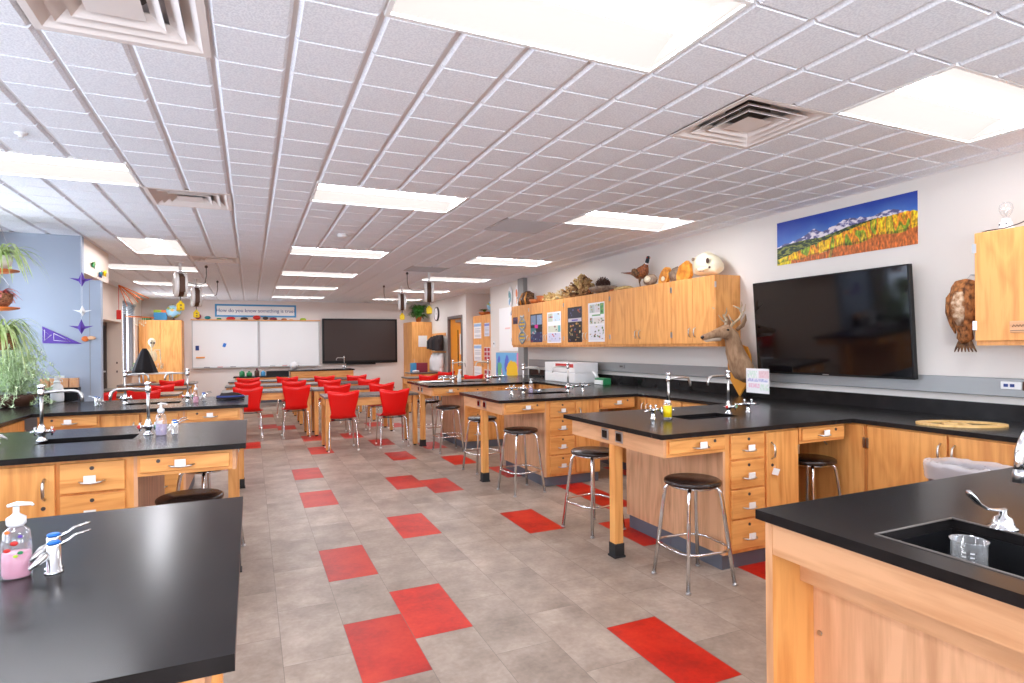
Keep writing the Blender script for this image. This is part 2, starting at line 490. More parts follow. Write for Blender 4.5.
# walls
w = MB(); H2 = CE+.13
w.box(XR, XR+.15, YF, 11.5, 0, H2); w.box(XR, XR+.15, 13.05, 13.3, 0, H2); w.box(XR, XR+.15, 13.3, 14.42, 2.2, H2); w.box(XR, XR+.15, 14.42, YB, 0, H2)
struct(w.build('wall_right', 'wall'))
w = MB(); w.box(5.3, 5.4, 11.3, 13.2, 0, H2); w.box(XR+.15, 5.3, 11.35, 11.5, 0, H2); w.box(XR+.15, 5.3, 13.05, 13.2, 0, H2)
struct(w.build('wall_alcove', 'wall_back'))
w = MB(); w.box(XL-.15, XR+.15, YB, YB+.15, 0, H2); struct(w.build('wall_back', 'wall_back'))
FILL_WIN = [(-2.0, -.1), (.25, 2.15), (2.5, 4.4)]  # front windows added out of view to bring in fill light
w = MB(); w.box(XL-.15, XR+.15, YF-.15, YF, 0, .9); w.box(XL-.15, XR+.15, YF-.15, YF, 2.4, H2)
xs_ = [XL-.15]+[v for a in FILL_WIN for v in a]+[XR+.15]
for k in range(0, len(xs_), 2): w.box(xs_[k], xs_[k+1], YF-.15, YF, .9, 2.4)
struct(w.build('wall_front', 'wall'))
for k, (a, b) in enumerate(FILL_WIN):  # frames and panes of the added fill windows
    f = MB(); t = .05
    f.box(a, a+t, YF-.12, YF-.04, .9, 2.4); f.box(b-t, b, YF-.12, YF-.04, .9, 2.4); f.box(a+t, b-t, YF-.12, YF-.04, .9, .95); f.box(a+t, b-t, YF-.12, YF-.04, 2.35, 2.4); f.box((a+b)/2-.02, (a+b)/2+.02, YF-.11, YF-.05, .95, 2.35)
    o = struct(f.build('window_%d' % (k+5), 'frame_dark')); B(a+t, b-t, YF-.083, YF-.077, .95, 2.35).build('pane', 'window_glass', o)
# left wall with window openings
WIN = [(-1.4, .9), (1.3, 3.9), (4.7, 7.55)]
w = MB(); w.box(XL-.15, XL, YF, 7.76, 0, .95); w.box(XL-.15, XL, YF, 7.76, 2.35, H2)
ys = [YF]+[v for a in WIN for v in a]+[7.76]
for k in range(0, len(ys), 2): w.box(XL-.15, XL, ys[k], ys[k+1], .95, 2.35)
w.box(XL-.15, XL, 7.76, 12.7, 0, H2); w.box(XL-.15, XL, 12.7, 14.35, 2.0, H2)
w.box(XL-.15, XL, 14.35, 14.5, 0, H2); w.box(XL-.15, XL, 14.5, 15.9, 0, .9); w.box(XL-.15, XL, 14.5, 15.9, 2.45, H2); w.box(XL-.15, XL, 15.9, YB, 0, H2)
struct(w.build('wall_left', 'wall_cream'))
w = MB(); w.box(XL-.45, XL-.4, 12.5, 14.5, 0, 2.1); w.box(XL-.4, XL-.15, 12.6, 12.7, 0, 2.1); w.box(XL-.4, XL-.15, 14.35, 14.45, 0, 2.1); w.box(XL-.4, XL-.15, 12.6, 14.45, 2.0, 2.1)
struct(w.build('wall_recess', 'wall_cream'))
def window(n, y0, y1, z0, z1, bars=1):
    f = MB(); t = .05
    f.box(XL-.12, XL-.04, y0, y0+t, z0, z1); f.box(XL-.12, XL-.04, y1-t, y1, z0, z1); f.box(XL-.12, XL-.04, y0+t, y1-t, z0, z0+t); f.box(XL-.12, XL-.04, y0+t, y1-t, z1-t, z1)
    for k in range(bars):
        yc = y0+(y1-y0)*(k+1)/(bars+1); f.box(XL-.11, XL-.05, yc-.02, yc+.02, z0+t, z1-t)
    o = struct(f.build('window_%d' % n, 'frame_dark'))
    B(XL-.083, XL-.077, y0+t, y1-t, z0+t, z1-t).build('pane', 'window_glass', o)
    B(XL-.04, XL+.03, y0-.02, y1+.02, z0-.03, z0).build('sill', 'white', o)
    return o
for k, (a, b) in enumerate(WIN): window(k+1, a, b, .95, 2.35, 2)
w4 = window(4, 14.5, 15.9, .9, 2.45, 1)
bl = MB()
for k in range(7): bl.box(XL-.03, XL+.03, 14.52, 15.88, 2.42-k*.035, 2.425-k*.035)
bl.box(XL-.03, XL+.035, 14.52, 15.88, 2.43, 2.47)
tag(bl.build('window_blind', 'raceway'), 'grey slatted blind gathered at the top of the far left window', 'blind')
# blue partition, with bulkhead behind it
w = MB(); w.mat('wall_blue'); w.box(XL, -1.51, 7.76, 7.86, 0, 2.21); w.box(XL, -1.68, 7.76, 7.86, 2.21, CE+.0)
w.mat('grey_duct'); w.box(-1.614, -1.609, 7.7575, 7.76, .95, 2.21)
struct(w.build('wall_blue', normals=True))
w = MB(); w.box(XL, -1.682, 7.862, 9.1, 2.30, CE); struct(w.build('wall_bulkhead', 'wall_cream'))
# doors
def door(n, x, y0, y1, zt, sgn, fmat, lmat, side):
    fr = MB(); t = .07
    xa, xb = x-.02*sgn, x+.13*sgn
    fr.box(xa, xb, y0, y0+t, 0, zt); fr.box(xa, xb, y1-t, y1, 0, zt); fr.box(xa, xb, y0+t, y1-t, zt-t, zt)
    o = struct(fr.build('door_%d' % n, fmat))
    lf = MB(); lf.mat(lmat); lf.box(x+.04*sgn, x+.085*sgn, y0+t+.004, y1-t-.004, .01, zt-t-.004)
    l = lf.build('door_leaf', None, o)
    yh = y1-t-.08 if side else y0+t+.08
    yg = y0+t+.2 if not side else y1-t-.2
    B(x+.036*sgn, x+.0395*sgn, yg+.18-.03, yg+.18+.03, .95, 1.85).build('vision_panel', 'screen', l)
    h = MB(); h.mat('steel'); h.cyl((x+.04*sgn, yh, 1.0), (x-.02*sgn, yh, 1.0), .018); h.tube([(x-.015*sgn, yh, 1.0), (x-.015*sgn, yh+(.11 if not side else -.11), 1.0)], .009)
    h.build('door_handle', None, l)
    return o, l
d1, l1 = door(1, XR, 13.302, 14.418, 2.2, 1, 'frame_brown', 'door_orange', 0)
B(XR-.03, XR+.02, 13.42, 13.75, 2.03, 2.09, .005).build('door_closer', 'steel', d1)
B(XR+.036, XR+.0395, 13.42, 13.62, 1.25, 1.75).build('notice', 'paper', l1)
door(2, XL-.27, 13.3, 14.34, 2.0, -1, 'frame_dark', 'wall_cream', 1)
# baseboards
b_ = MB(); b_.box(XL, XR, YB-.012, YB, 0, .1); struct(b_.build('baseboard_back', 'base_vinyl'))
b_ = MB(); b_.box(XR-.012, XR, 14.43, YB-.012, 0, .1); b_.box(XR-.012, XR, 13.05, 13.3, 0, .1); b_.box(XR-.012, XR, 10, 11.5, 0, .1); struct(b_.build('baseboard_right', 'base_vinyl'))
b_ = MB(); b_.box(XL, XL+.012, 9.1, 12.7, 0, .1); b_.box(XL, XL+.012, 14.36, 16.2, 0, .1); struct(b_.build('baseboard_left', 'base_vinyl'))

# ------------------------------------------------------------------ ceiling lights, vents
def make_light():
    t = thing('ceiling_light', 'lamp', 'ceiling light')
    Lx, Ly = 4*FT, 2*FT
    f = MB(); e = .018
    f.mat('fixture_white')
    for a in ((0, e, 0, Ly), (Lx-e, Lx, 0, Ly), (e, Lx-e, 0, e), (e, Lx-e, Ly-e, Ly)): f.box(a[0], a[1], a[2], a[3], 0, .02)
    f.build('frame', None, t)
    r = MB(); r.mat('reflector_glow')
    prof = []
    for k in range(9):
        a = k/8; prof.append((e+(Ly/2-.085-e)*a, .012+.075*math.sin(a*PI/2)))
    prof = prof+[(Ly-y, z) for y, z in prof[::-1]]
    x0, x1 = e, Lx-e
    va = [(r.bm.verts.new((x0, y, z)), r.bm.verts.new((x1, y, z))) for y, z in prof]
    fs = [r.bm.faces.new((a[0], a[1], b[1], b[0])) for a, b in zip(va[:-1], va[1:])]
    r.mat('reflector_glow')
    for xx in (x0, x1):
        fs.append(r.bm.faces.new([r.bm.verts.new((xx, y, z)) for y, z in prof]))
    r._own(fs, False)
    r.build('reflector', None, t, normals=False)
    l = MB(); l.mat('lamp')
    pr = [(Ly/2-.08, .084)]+[(Ly/2-.08*math.cos(PI*k/8), .084-.045*math.sin(PI*k/8)) for k in range(1, 8)]+[(Ly/2+.08, .084)]
    l.rings([[(x, y, z) for y, z in pr] for x in (x0+.012, x1-.012)], True, True)
    l.build('lens', None, t)
    return t
def light_label(c, r):
    col = {-7: 'left-hand column', 1: 'middle column', 9: 'right-hand column'}[c]
    row = {-10: 'behind the camera', 0: 'nearest row', 10: 'second row from the camera', 20: 'third row from the camera', 28: 'fourth row from the camera', 36: 'fifth row from the camera', 44: 'last row by the far wall'}[r]
    return 'white recessed troffer light in the %s, %s' % (col, row)
L0 = make_light()
for k, (c, r) in enumerate(LIGHTS):
    loc = (gx(c), gy(r-2), CE)
    rz_ = None
    if (c, r) == (-7, 20): loc = (gx(-3), gy(18), CE); rz_ = PI/2
    lab = light_label(c, r)
    if k == 0: L0.location = loc; L0['label'] = lab; L0['group'] = 'recessed ceiling lights'; cache(L0)
    else: dup(L0, loc, rz_, lab, 'recessed ceiling lights')
def make_vent(label):
    t = thing('ceiling_vent', label, 'vent', group='square ceiling air diffusers')
    S = 2*FT
    def frame(a, za, b, zb, mb):
        ra = [(a, a, za), (S-a, a, za), (S-a, S-a, za), (a, S-a, za)]; rb = [(b, b, zb), (S-b, b, zb), (S-b, S-b, zb), (b, S-b, zb)]
        mb.rings([ra, rb, [(x, y, z+.003) for x, y, z in rb], [(x, y, z+.003) for x, y, z in ra]], False, False, True)
    m = MB(); m.mat('diffuser'); m.box(0, S, 0, .03, 0, .006); m.box(0, S, S-.03, S, 0, .006); m.box(0, .03, .03, S-.03, 0, .006); m.box(S-.03, S, .03, S-.03, 0, .006)
    frame(.03, .0, .09, .05, m); m.build('frame', None, t)
    for a, b in ((.085, .14), (.15, .20)):
        m = MB(); m.mat('diffuser'); frame(a, .002, b, .042, m); m.build('deflector', None, t)
    m = MB(); m.mat('diffuser'); m.rings([[(.21, .21, .004), (S-.21, .21, .004), (S-.21, S-.21, .004), (.21, S-.21, .004)], [(.30, .30, .03), (S-.30, .30, .03), (S-.30, S-.30, .03), (.30, S-.30, .03)]], True, False)
    m.build('core', None, t)
    m = MB(); m.mat('vent_grey'); m.box(.03, S-.03, .03, S-.03, .1, .104); m.mat('frame_dark'); m.lathe([(.12, .0), (.12, .04)], (S/2, S/2, .06), 16); m.build('backing', None, t)
    return t
V0 = None
vl = {(-3, 0): 'large white square air diffuser in the near left ceiling', (7, 0): 'white square air diffuser between the two nearest lights on the right', (-3, 10): 'white square diffuser beside the second left ceiling light', (-3, 22): 'small looking square diffuser above the cord reels on the left'}
for c, r, k in VENTS:
    loc = (gx(c), gy(r), CE)
    if k == 'supply':
        if V0 is None: V0 = make_vent(vl[(c, r)]); V0.location = loc; cache(V0)
        else: dup(V0, loc, None, vl[(c, r)])
    else:
        g = MB(); g.mat('vent_grey'); g.box(0, 2*FT, 0, 2*FT, 0, .012)
        for q in range(1, 30): g.box(.02, 2*FT-.02, q*.02, q*.02+.004, -.003, 0)
        o = g.build('return_grille'); o.location = loc
        tag(o, 'flat grey return air grille in the ceiling, %s' % ('nearer of the two' if r == 10 else 'farther of the two'), 'vent', 'grey return air grilles')
sp = MB(); sp.lathe([(.03, 0), (.03, -.008), (.012, -.012), (.012, -.03), (.025, -.034)], (-1.19, 4.2, CE), 12)
tag(sp.build('fire_sprinkler', 'white'), 'small white sprinkler head in the ceiling before the left light', 'sprinkler')
sd = MB(); sd.lathe([(.055, 0), (.055, -.02), (.045, -.035), (.0, -.037)], (.93, 6.65, CE), 16)
tag(sd.build('smoke_detector', 'white'), 'round white smoke detector between middle ceiling lights', 'smoke detector')
# ------------------------------------------------------------------ lab benches
# s runs from the free end towards the wall; sx = +1 right hand benches, -1 left hand benches
SLABW, SX0 = 1.19, {1: 2.2, -1: -.03}
def bx(m, sx, s0, s1, y0, y1, z0, z1, bev=0): return m.box(sx*s0, sx*s1, y0, y1, z0, z1, bev)
HY = SLABW/2
def handle_x(sx, sc, yf, z, w, fy, parent, lab=True, vertical=False, x_axis=True):
    """pull on a front facing -y/+y (x_axis) ; fy=-1 front towards the camera"""
    h = MB()
    if vertical: pts = [(sx*sc, yf, z-w/2), (sx*sc, yf+fy*.028, z-w/2+.02), (sx*sc, yf+fy*.032, z), (sx*sc, yf+fy*.028, z+w/2-.02), (sx*sc, yf, z+w/2)]
    else: pts = [(sx*sc-w/2, yf, z), (sx*sc-w/2+.015, yf+fy*.022, z-.002), (sx*sc, yf+fy*.028, z-.006), (sx*sc+w/2-.015, yf+fy*.022, z-.002), (sx*sc+w/2, yf, z)]
    h.tube(pts, [.004, .0055, .006, .0055, .004], 6, flat=1.4)
    h.build('handle', 'nickel', parent)
    if lab:
        B(sx*sc-.03, sx*sc+.022, yf+fy*.027, yf+fy*.033, z-.002, z+.035).build('label_card', 'paper', parent)
def lock(sx, sc, yf, z, fy, parent):
    m = MB(); m.cyl((sx*sc, yf, z), (sx*sc, yf+fy*.004, z), .010, 10); m.build('lock', 'frame_dark', parent)
def make_worktop(sx, label, group):
    t = thing('bench_worktop', label, 'worktop', group=group)
    m = MB(); m.mat('epoxy')
    # slab around the cup sink
    c, hs, hy = .85, .235, .12
    L = 1.648
    bx(m, sx, 0, c-hs, -HY, HY, T-.030, T); bx(m, sx, c+hs, L, -HY, HY, T-.030, T)
    bx(m, sx, c-hs, c+hs, -HY, -hy, T-.030, T); bx(m, sx, c-hs, c+hs, hy, HY, T-.030, T)
    m.build('slab', None, t)
    k = MB(); k.mat('epoxy_dark')
    d = T-.030-.13
    a, b = sorted((sx*(c-hs), sx*(c+hs)))
    k.box(a-.012, a, -hy-.012, hy+.012, d, T-.0306); k.box(b, b+.012, -hy-.012, hy+.012, d, T-.0306)
    k.box(a, b, -hy-.012, -hy, d, T-.0306); k.box(a, b, hy, hy+.012, d, T-.0306); k.box(a-.012, b+.012, -hy-.012, hy+.012, d-.012, d)
    k.build('sink_basin', None, t)
    dr = MB(); dr.lathe([(.03, 0), (.03, .004), (.02, .006)], (sx*c, 0, d+.001), 14); dr.build('drain', 'steel', t)
    return t
def make_cabinet(sx, label, group, fy):
    """four drawers, a door and the vinyl plinth, one side of the bench"""
    t = thing('base_cabinet', label, 'cabinet', group=group)
    yf = fy*(HY-.05); yb = fy*.002; yc = fy*.146
    m = MB(); m.mat('ply_z'); bx(m, sx, .53, .548, yb, yf-fy*.02, .1, T-.0315); m.build('end_panel', None, t)
    m = MB(); m.mat('oak_z'); bx(m, sx, .5485, 1.185, yc, yf-fy*.02, .1, .875); m.build('carcass', None, t)
    m = MB(); m.mat('base_vinyl'); bx(m, sx, .538, 1.18, yb, yf-fy*.045, 0, .0995)
    m.build('plinth', None, t)
    zs = [.867, .700, .512, .318, .118]
    for k in range(4):
        m = MB(); m.mat('oak_x'); bx(m, sx, .585, .868, yf-fy*.0195, yf, zs[k+1]+.008, zs[k]-.004, .003)
        d = m.build('drawer', None, t)
        zc = (zs[k]+zs[k+1])/2
        handle_x(sx, .73, yf, zc-.02, .11, fy, d); lock(sx, .73, yf, zs[k]-.035, fy, d)
    m = MB(); m.mat('oak_z'); bx(m, sx, .888, 1.178, yf-fy*.0195, yf, .118, .863, .003)
    d = m.build('door', None, t)
    handle_x(sx, .93, yf, .74, .11, fy, d, False, True); lock(sx, .935, yf, .645, fy, d)
    m = MB(); m.mat('steel'); bx(m, sx, 1.172, 1.182, yf, yf+fy*.006, .7, .76); m.build('hinge', None, d)
    return t
def make_frame(sx, label, group):
    """apron, overhang drawers, corner leg and end sockets"""
    t = thing('lab_bench', label, 'lab bench', group=group)
    m = MB(); m.mat('pale_y'); bx(m, sx, .05, .07, -HY+.05, HY-.05, .765, T-.0306)
    m.build('end_apron', None, t)
    for fy in (-1, 1):
        yf = fy*(HY-.05)
        m = MB(); m.mat('oak_x'); bx(m, sx, .0705, .5295, yf-fy*.02, yf-fy*.0, .765, T-.0306); m.build('apron', None, t)
        m = MB(); m.mat('oak_x'); bx(m, sx, .085, .515, yf+fy*.0002, yf+fy*.018, .785, .866, .003); d = m.build('drawer', None, t)
        handle_x(sx, .32, yf+fy*.018, .815, .12, fy, d); lock(sx, .43, yf+fy*.018, .845, fy, d)
        m = MB(); m.mat('oak_x'); bx(m, sx, 1.186, 1.625, yf-fy*.02, yf-fy*.0, .765, T-.0306); m.build('apron', None, t)
        m = MB(); m.mat('oak_x'); bx(m, sx, 1.20, 1.61, yf+fy*.0002, yf+fy*.018, .785, .866, .003); d = m.build('drawer', None, t)
        handle_x(sx, 1.40, yf+fy*.018, .815, .11, fy, d); lock(sx, 1.52, yf+fy*.018, .845, fy, d)
    m = MB(); m.mat('oak_z'); bx(m, sx, .045, .11, -.032, .032, .095, .7645); m.box(*sorted((sx*.0705, sx*.11)), -.032, .032, .7645, T-.0306); l = m.build('leg', None, t)
    m = MB(); m.mat('dark_rubber'); bx(m, sx, .04, .115, -.037, .037, .012, .095); bx(m, sx, .034, .121, -.043, .043, 0, .012); m.build('leg_shoe', None, l)
    for yy in (-.085, .085):
        m = MB(); m.mat('steel'); bx(m, sx, .043, .0499, yy-.042, yy+.042, .79, .865, .002); o = m.build('socket_plate', None, t)
        m = MB(); m.mat('screen'); bx(m, sx, .040, .0428, yy-.028, yy+.028, .802, .853); o2 = m.build('socket', None, o)
    m = MB(); m.mat('ply_z'); bx(m, sx, 1.1865, 1.63, -.012, .012, .1, T-.0315); m.build('back_panel', None, t)
    return t
BEN = [  # key, side, centre y, phrase
    ('B', 1, 3.385, 'right bench below the deer head'), ('C', 1, 5.86, 'right bench before the white boxes'), ('D', 1, 8.34, 'farthest right bench with papers on it'),
    ('L2', -1, 4.22, 'second left bench'), ('L1', -1, 1.73, 'nearest left bench'), ('L3', -1, 6.71, 'third left bench by the blue wall')]
protos = {}
for key, sx, yc, ph in BEN:
    loc = (SX0[sx], yc, 0)
    w1, w2, w3, w4_ = ('black epoxy worktop with cup sink on the '+ph, 'oak drawer and door cabinet, camera side of the '+ph, 'oak drawer and door cabinet, far side of the '+ph, 'oak apron, leg and overhang drawers of the '+ph)
    g = ('bench worktops', 'cabinets under the lab benches', 'frames of the lab benches')
    if sx not in protos:
        ps = [make_worktop(sx, w1, g[0]), make_cabinet(sx, w2, g[1], -1), make_cabinet(sx, w3, g[1], 1), make_frame(sx, w4_, g[2])]
        protos[sx] = ps
        for p in ps: p.location = loc
    else:
        for p, lb in zip(protos[sx], (w1, w2, w3, w4_)): dup(p, loc, None, lb)

# ------------------------------------------------------------------ wall counters
def wall_counter(x0, x1, xs, y0, y1, label, sgn):
    t = thing('wall_counter', label, 'worktop', ((x0+x1)/2, (y0+y1)/2, 0))
    ox, oy = t.location[0], t.location[1]
    m = MB(); m.mat('epoxy'); m.box(x0-ox, x1-ox, y0-oy, y1-oy, T-.030, T, .003); m.build('slab', None, t)
    m = MB(); m.mat('epoxy'); m.box(xs-ox, xs-.02*sgn-ox, y0-oy, y1-oy, T+.0005, 1.025); m.build('backsplash', None, t)
    return t
wall_counter(3.851, 4.628, 4.628, -1.2, 9.6, 'long black epoxy counter running along the right wall', 1)
wall_counter(-2.438, -1.681, -2.438, -1.2, 7.75, 'long black epoxy counter running along the left wall', -1)
rw = MB(); rw.mat('raceway'); rw.box(4.575, 4.628, -1.2, 9.55, 1.078, 1.20, .004)
tag(rw.build('wall_raceway'), 'grey metal power raceway along the right wall above the counter', 'raceway')
for k, (y, lab) in enumerate(((2.19, 'white data outlet with two blue sockets below the right wall cabinet'), (6.62, 'small grey outlet on the raceway behind the white boxes'))):
    t = thing('wall_outlet', lab, 'outlet', (4.574, y, 1.155))
    B(-.014, 0, -.06, .06, -.025, .025, .003).build('plate', 'white' if k == 0 else 'grey_duct', t)
    for q in (-.018, .018): B(-.017, -.0142, q-.012+.01, q+.012+.01, -.01, .01).build('socket', 'navy' if k == 0 else 'frame_dark', t)
    if k == 0: B(-.018, 0, -.11, -.065, -.03, .03, .002).build('side_box', 'brown_dark', t)
def wall_cab(sx, ya, yb, label, ndoor=2):
    """base cabinet on the wall run, front facing the room"""
    xf = 3.875 if sx == 1 else -1.705
    xb = 4.60 if sx == 1 else -2.42
    yc = (ya+yb)/2
    t = thing('base_cabinet', label, 'cabinet', (xf, yc, 0), group='cabinets along the walls')
    h = (yb-ya)/2-.001
    m = MB(); m.mat('oak_z'); m.box(.0205*sx, xb-xf, -h, h, .1, T-.0315); m.build('carcass', None, t)
    m = MB(); m.mat('base_vinyl'); m.box(.07*sx, xb-xf, -h, h, 0, .0995); m.build('plinth', None, t)
    wd = 2*h/ndoor
    for k in range(ndoor):
        a = -h+wd*k
        m = MB(); m.mat('oak_z'); m.box(0, .02*sx, a+.006, a+wd-.006, .118, .872, .003); d = m.build('door', None, t)
        yh = a+wd-.04 if k % 2 == 0 else a+.04
        if ndoor == 1: yh = 0
        m = MB(); m.tube([(0, yh, .70), (-.028*sx, yh, .72), (-.032*sx, yh, .76), (-.028*sx, yh, .80), (0, yh, .82)], [.005, .006, .007, .006, .005], 6); m.build('handle', 'nickel', d)
        yh2 = a+.006 if k % 2 == 0 else a+wd-.006
        B(-.006*sx, 0, yh2-.012, yh2+.004, .72, .79).build('hinge', 'nickel', d)
    return t
wall_cab(1, 1.67, 2.71, 'oak two door cabinet under the right counter, behind the waste bin')
wall_cab(1, .3, 1.66, 'oak two door cabinet under the right counter, next to the front bench')
wall_cab(1, 2.72, 3.3, 'narrow oak filler cabinet beside the knee space stool', 1)
wall_cab(1, 3.45, 4.6, 'oak cabinet under the right counter beyond the deer head bench')
wall_cab(1, 4.61, 5.75, 'oak cabinet under the right counter before the white boxes')
wall_cab(1, 5.95, 8.2, 'wide oak cabinet under the right counter below the white boxes', 4)
wall_cab(1, 8.45, 9.58, 'oak cabinet at the far end of the right counter')
wall_cab(-1, 4.9, 6.05, 'oak cabinet under the left counter between second and third benches')
wall_cab(-1, 2.4, 3.55, 'oak cabinet under the left counter between first and second benches')

# ------------------------------------------------------------------ front right accessible bench
AX, AY0, AY1 = 1.478, .15, 1.408
t = thing('bench_worktop', 'black epoxy worktop with large sink at the front right corner', 'worktop', (AX, 0, 0), group='bench worktops')
m = MB(); m.mat('epoxy')
sa, sb, sc_, sd_ = .10, .45, .42, 1.08
zt, zb_ = T, T-.030
m.box(0, sa, AY0, AY1, zb_, zt); m.box(sb, 2.371, AY0, AY1, zb_, zt); m.box(sa, sb, AY0, sc_, zb_, zt); m.box(sa, sb, sd_, AY1, zb_, zt)
m.build('slab', None, t)
m = MB(); m.mat('worn_edge')
pts = [(sa, sc_), (sb, sc_), (sb, sd_), (sa, sd_)]
for (a, b), (c, d) in zip(pts, pts[1:]+pts[:1]):
    m.tube([(a, b, T+.001), (c, d, T+.001)], .003, 6)
m.build('sink_rim', None, t)
m = MB(); m.mat('epoxy_dark'); d = .79
m.box(sa-.01, sa, sc_-.01, sd_+.01, d, zb_-.001); m.box(sb, sb+.01, sc_-.01, sd_+.01, d, zb_-.001); m.box(sa, sb, sc_-.01, sc_, d, zb_-.001); m.box(sa, sb, sd_, sd_+.01, d, zb_-.001); m.box(sa-.01, sb+.01, sc_-.01, sd_+.01, d-.01, d)
m.build('sink_basin', None, t)
m = MB(); m.lathe([(.035, 0), (.035, .003), (.02, .004)], ((sa+sb)/2, .6, d+.001), 14); m.build('drain', 'steel', t)
t = thing('lab_bench', 'pale oak apron and side panel of the open front right bench', 'lab bench', (AX, 0, 0), group='frames of the lab benches')
m = MB(); m.mat('pale_y'); m.box(.03, .05, .2, 1.368, .777, T-.0306); m.build('apron', None, t)
m = MB(); m.mat('oak_z'); m.box(.03, .214, 1.3685, 1.395, 0, T-.0306); m.build('side_panel', None, t)
m = MB(); m.mat('pale_z'); m.box(.0285, .0298, 1.3685, 1.395, 0, T-.0306); m.build('edge_strip', None, t)
m = MB(); m.mat('pale_y'); m.box(.15, .17, .2, 1.368, .675, .752); m.build('rail', None, t)
m = MB(); m.mat('ply_z'); m.box(.212, .23, .2, 1.368, 0, .764); p = m.build('modesty_panel', None, t)
for z in (.66, .5, .3):
    m = MB(); m.cyl((.2115, 1.345, z), (.208, 1.345, z), .008, 10); m.build('screw', 'steel', p)
m = MB(); m.mat('oak_x'); m.box(.232, 2.37, 1.36, 1.38, 0, T-.0306); m.build('back_panel', None, t)

# ------------------------------------------------------------------ taps
def make_faucet():
    t = thing('lab_faucet', 'faucet', 'faucet')
    m = MB(); m.mat('chrome'); m.lathe([(.027, 0), (.027, .006), (.019, .012), (.015, .034), (.022, .042), (.024, .062), (.018, .074), (.014, .088), (.010, .10)], seg=16); m.build('base', None, t)
    m = MB(); m.mat('nickel'); m.cyl((0, 0, .095), (0, 0, .275), .0088, 10); m.build('riser', None, t)
    m = MB(); m.mat('chrome'); m.lathe([(.012, .262), (.0165, .270), (.0165, .298), (.011, .304), (.017, .310), (.019, .324), (.011, .332)], seg=14); m.build('top_cap', None, t)
    m = MB(); m.mat('nickel'); m.tube([(.014, 0, .284), (.08, 0, .290), (.15, 0, .290), (.178, 0, .284), (.192, 0, .268), (.197, 0, .248), (.198, 0, .222)], [.0095, .0085, .0085, .009, .0095, .0095, .007], 10); m.build('spout', None, t)
    for a, cm in ((.6, 'red'), (2.5, 'green')):
        m = MB(); m.mat('chrome'); c, s_ = math.cos(a), math.sin(a)
        m.cyl((0, 0, .052), (c*.05, s_*.05, .055), .010, 8)
        for q in (0, PI/2):
            dx, dy, dz = -s_*math.cos(q), c*math.cos(q), math.sin(q)
            m.cyl((c*.05-dx*.026, s_*.05-dy*.026, .055-dz*.026), (c*.05+dx*.026, s_*.05+dy*.026, .055+dz*.026), .0055, 6)
        h = m.build('cross_handle', None, t)
        m = MB(); m.ball((c*.055, s_*.055, .055), .012, 8, 6); m.build('colour_cap', cm, h)
    return t
F0 = None
def faucet(x, y, rz, label, z=T):
    global F0
    if F0 is None:
        F0 = make_faucet(); F0.location = (x, y, z+.0005); F0.rotation_euler = (0, 0, rz); F0['label'] = label; F0['group'] = 'bench taps'; cache(F0)
    else: dup(F0, (x, y, z+.0005), rz, label, 'bench taps')
def make_gas():
    t = thing('gas_valve', 'valve', 'gas valve')
    for s_, h in ((-1, .066), (1, .076)):
        y = s_*.0165; xo = .006*s_
        m = MB(); m.mat('chrome'); m.lathe([(.019, 0), (.019, .003), (.0145, .005), (.0145, h), (.012, h+.003)], (xo, y, 0), 16); b_ = m.build('post', None, t)
        m = MB(); m.lathe([(.0135, .0), (.0135, .004), (.010, .006)], (xo, y, h+.0035), 14); m.build('colour_cap', 'blue_cap', b_)
        m = MB(); m.mat('chrome'); m.tube([(xo+.010, y, h-.002), (xo+.03, y, h+.004), (xo+.042, y, h+.012), (xo+.078, y, h+.016)], [(.005, .007), (.003, .006), (.003, .006), (.0025, .005)], 8); m.build('lever', None, b_)
        m = MB(); m.mat('nickel'); m.tube([(xo-.010, y, h-.018), (xo-.024, y-.004, h-.024), (xo-.030, y-.005, h-.028), (xo-.052, y-.010, h-.042)], [.007, .010, .009, .0035], 10); m.build('nozzle', None, b_)
    return t
def make_cross_gas():
    t = thing('gas_valve', 'valve', 'gas valve')
    m = MB(); m.mat('chrome'); m.lathe([(.022, 0), (.022, .003), (.015, .006), (.015, .058), (.020, .064), (.018, .076), (.0, .078)], (0, 0, 0), 18); m.build('post', None, t)
    for s_ in (-1, 1):
        m = MB(); m.mat('chrome'); m.tube([(s_*.014, 0, .066), (s_*.045, 0, .066), (s_*.05, 0, .066), (s_*.095, 0, .064)], [.009, .009, .011, .004], 10); n_ = m.build('nozzle', None, t)
        m = MB(); m.mat('chrome'); m.cyl((s_*.030, 0, .07), (s_*.030, 0, .088), .005, 8); m.ball((s_*.030, 0, .094), .011, 10, 6); m.build('knob', None, n_)
    return t
G0 = None; G1 = None
def gas(x, y, rz, label, z=T, cross=False):
    global G0, G1
    p0 = G1 if cross else G0
    if p0 is None:
        p0 = make_cross_gas() if cross else make_gas(); p0.location = (x, y, z+.0005); p0.rotation_euler = (0, 0, rz); p0['label'] = label; p0['group'] = 'bench gas valves'; cache(p0)
        if cross: G1 = p0
        else: G0 = p0
    else: dup(p0, (x, y, z+.0005), rz, label, 'bench gas valves')
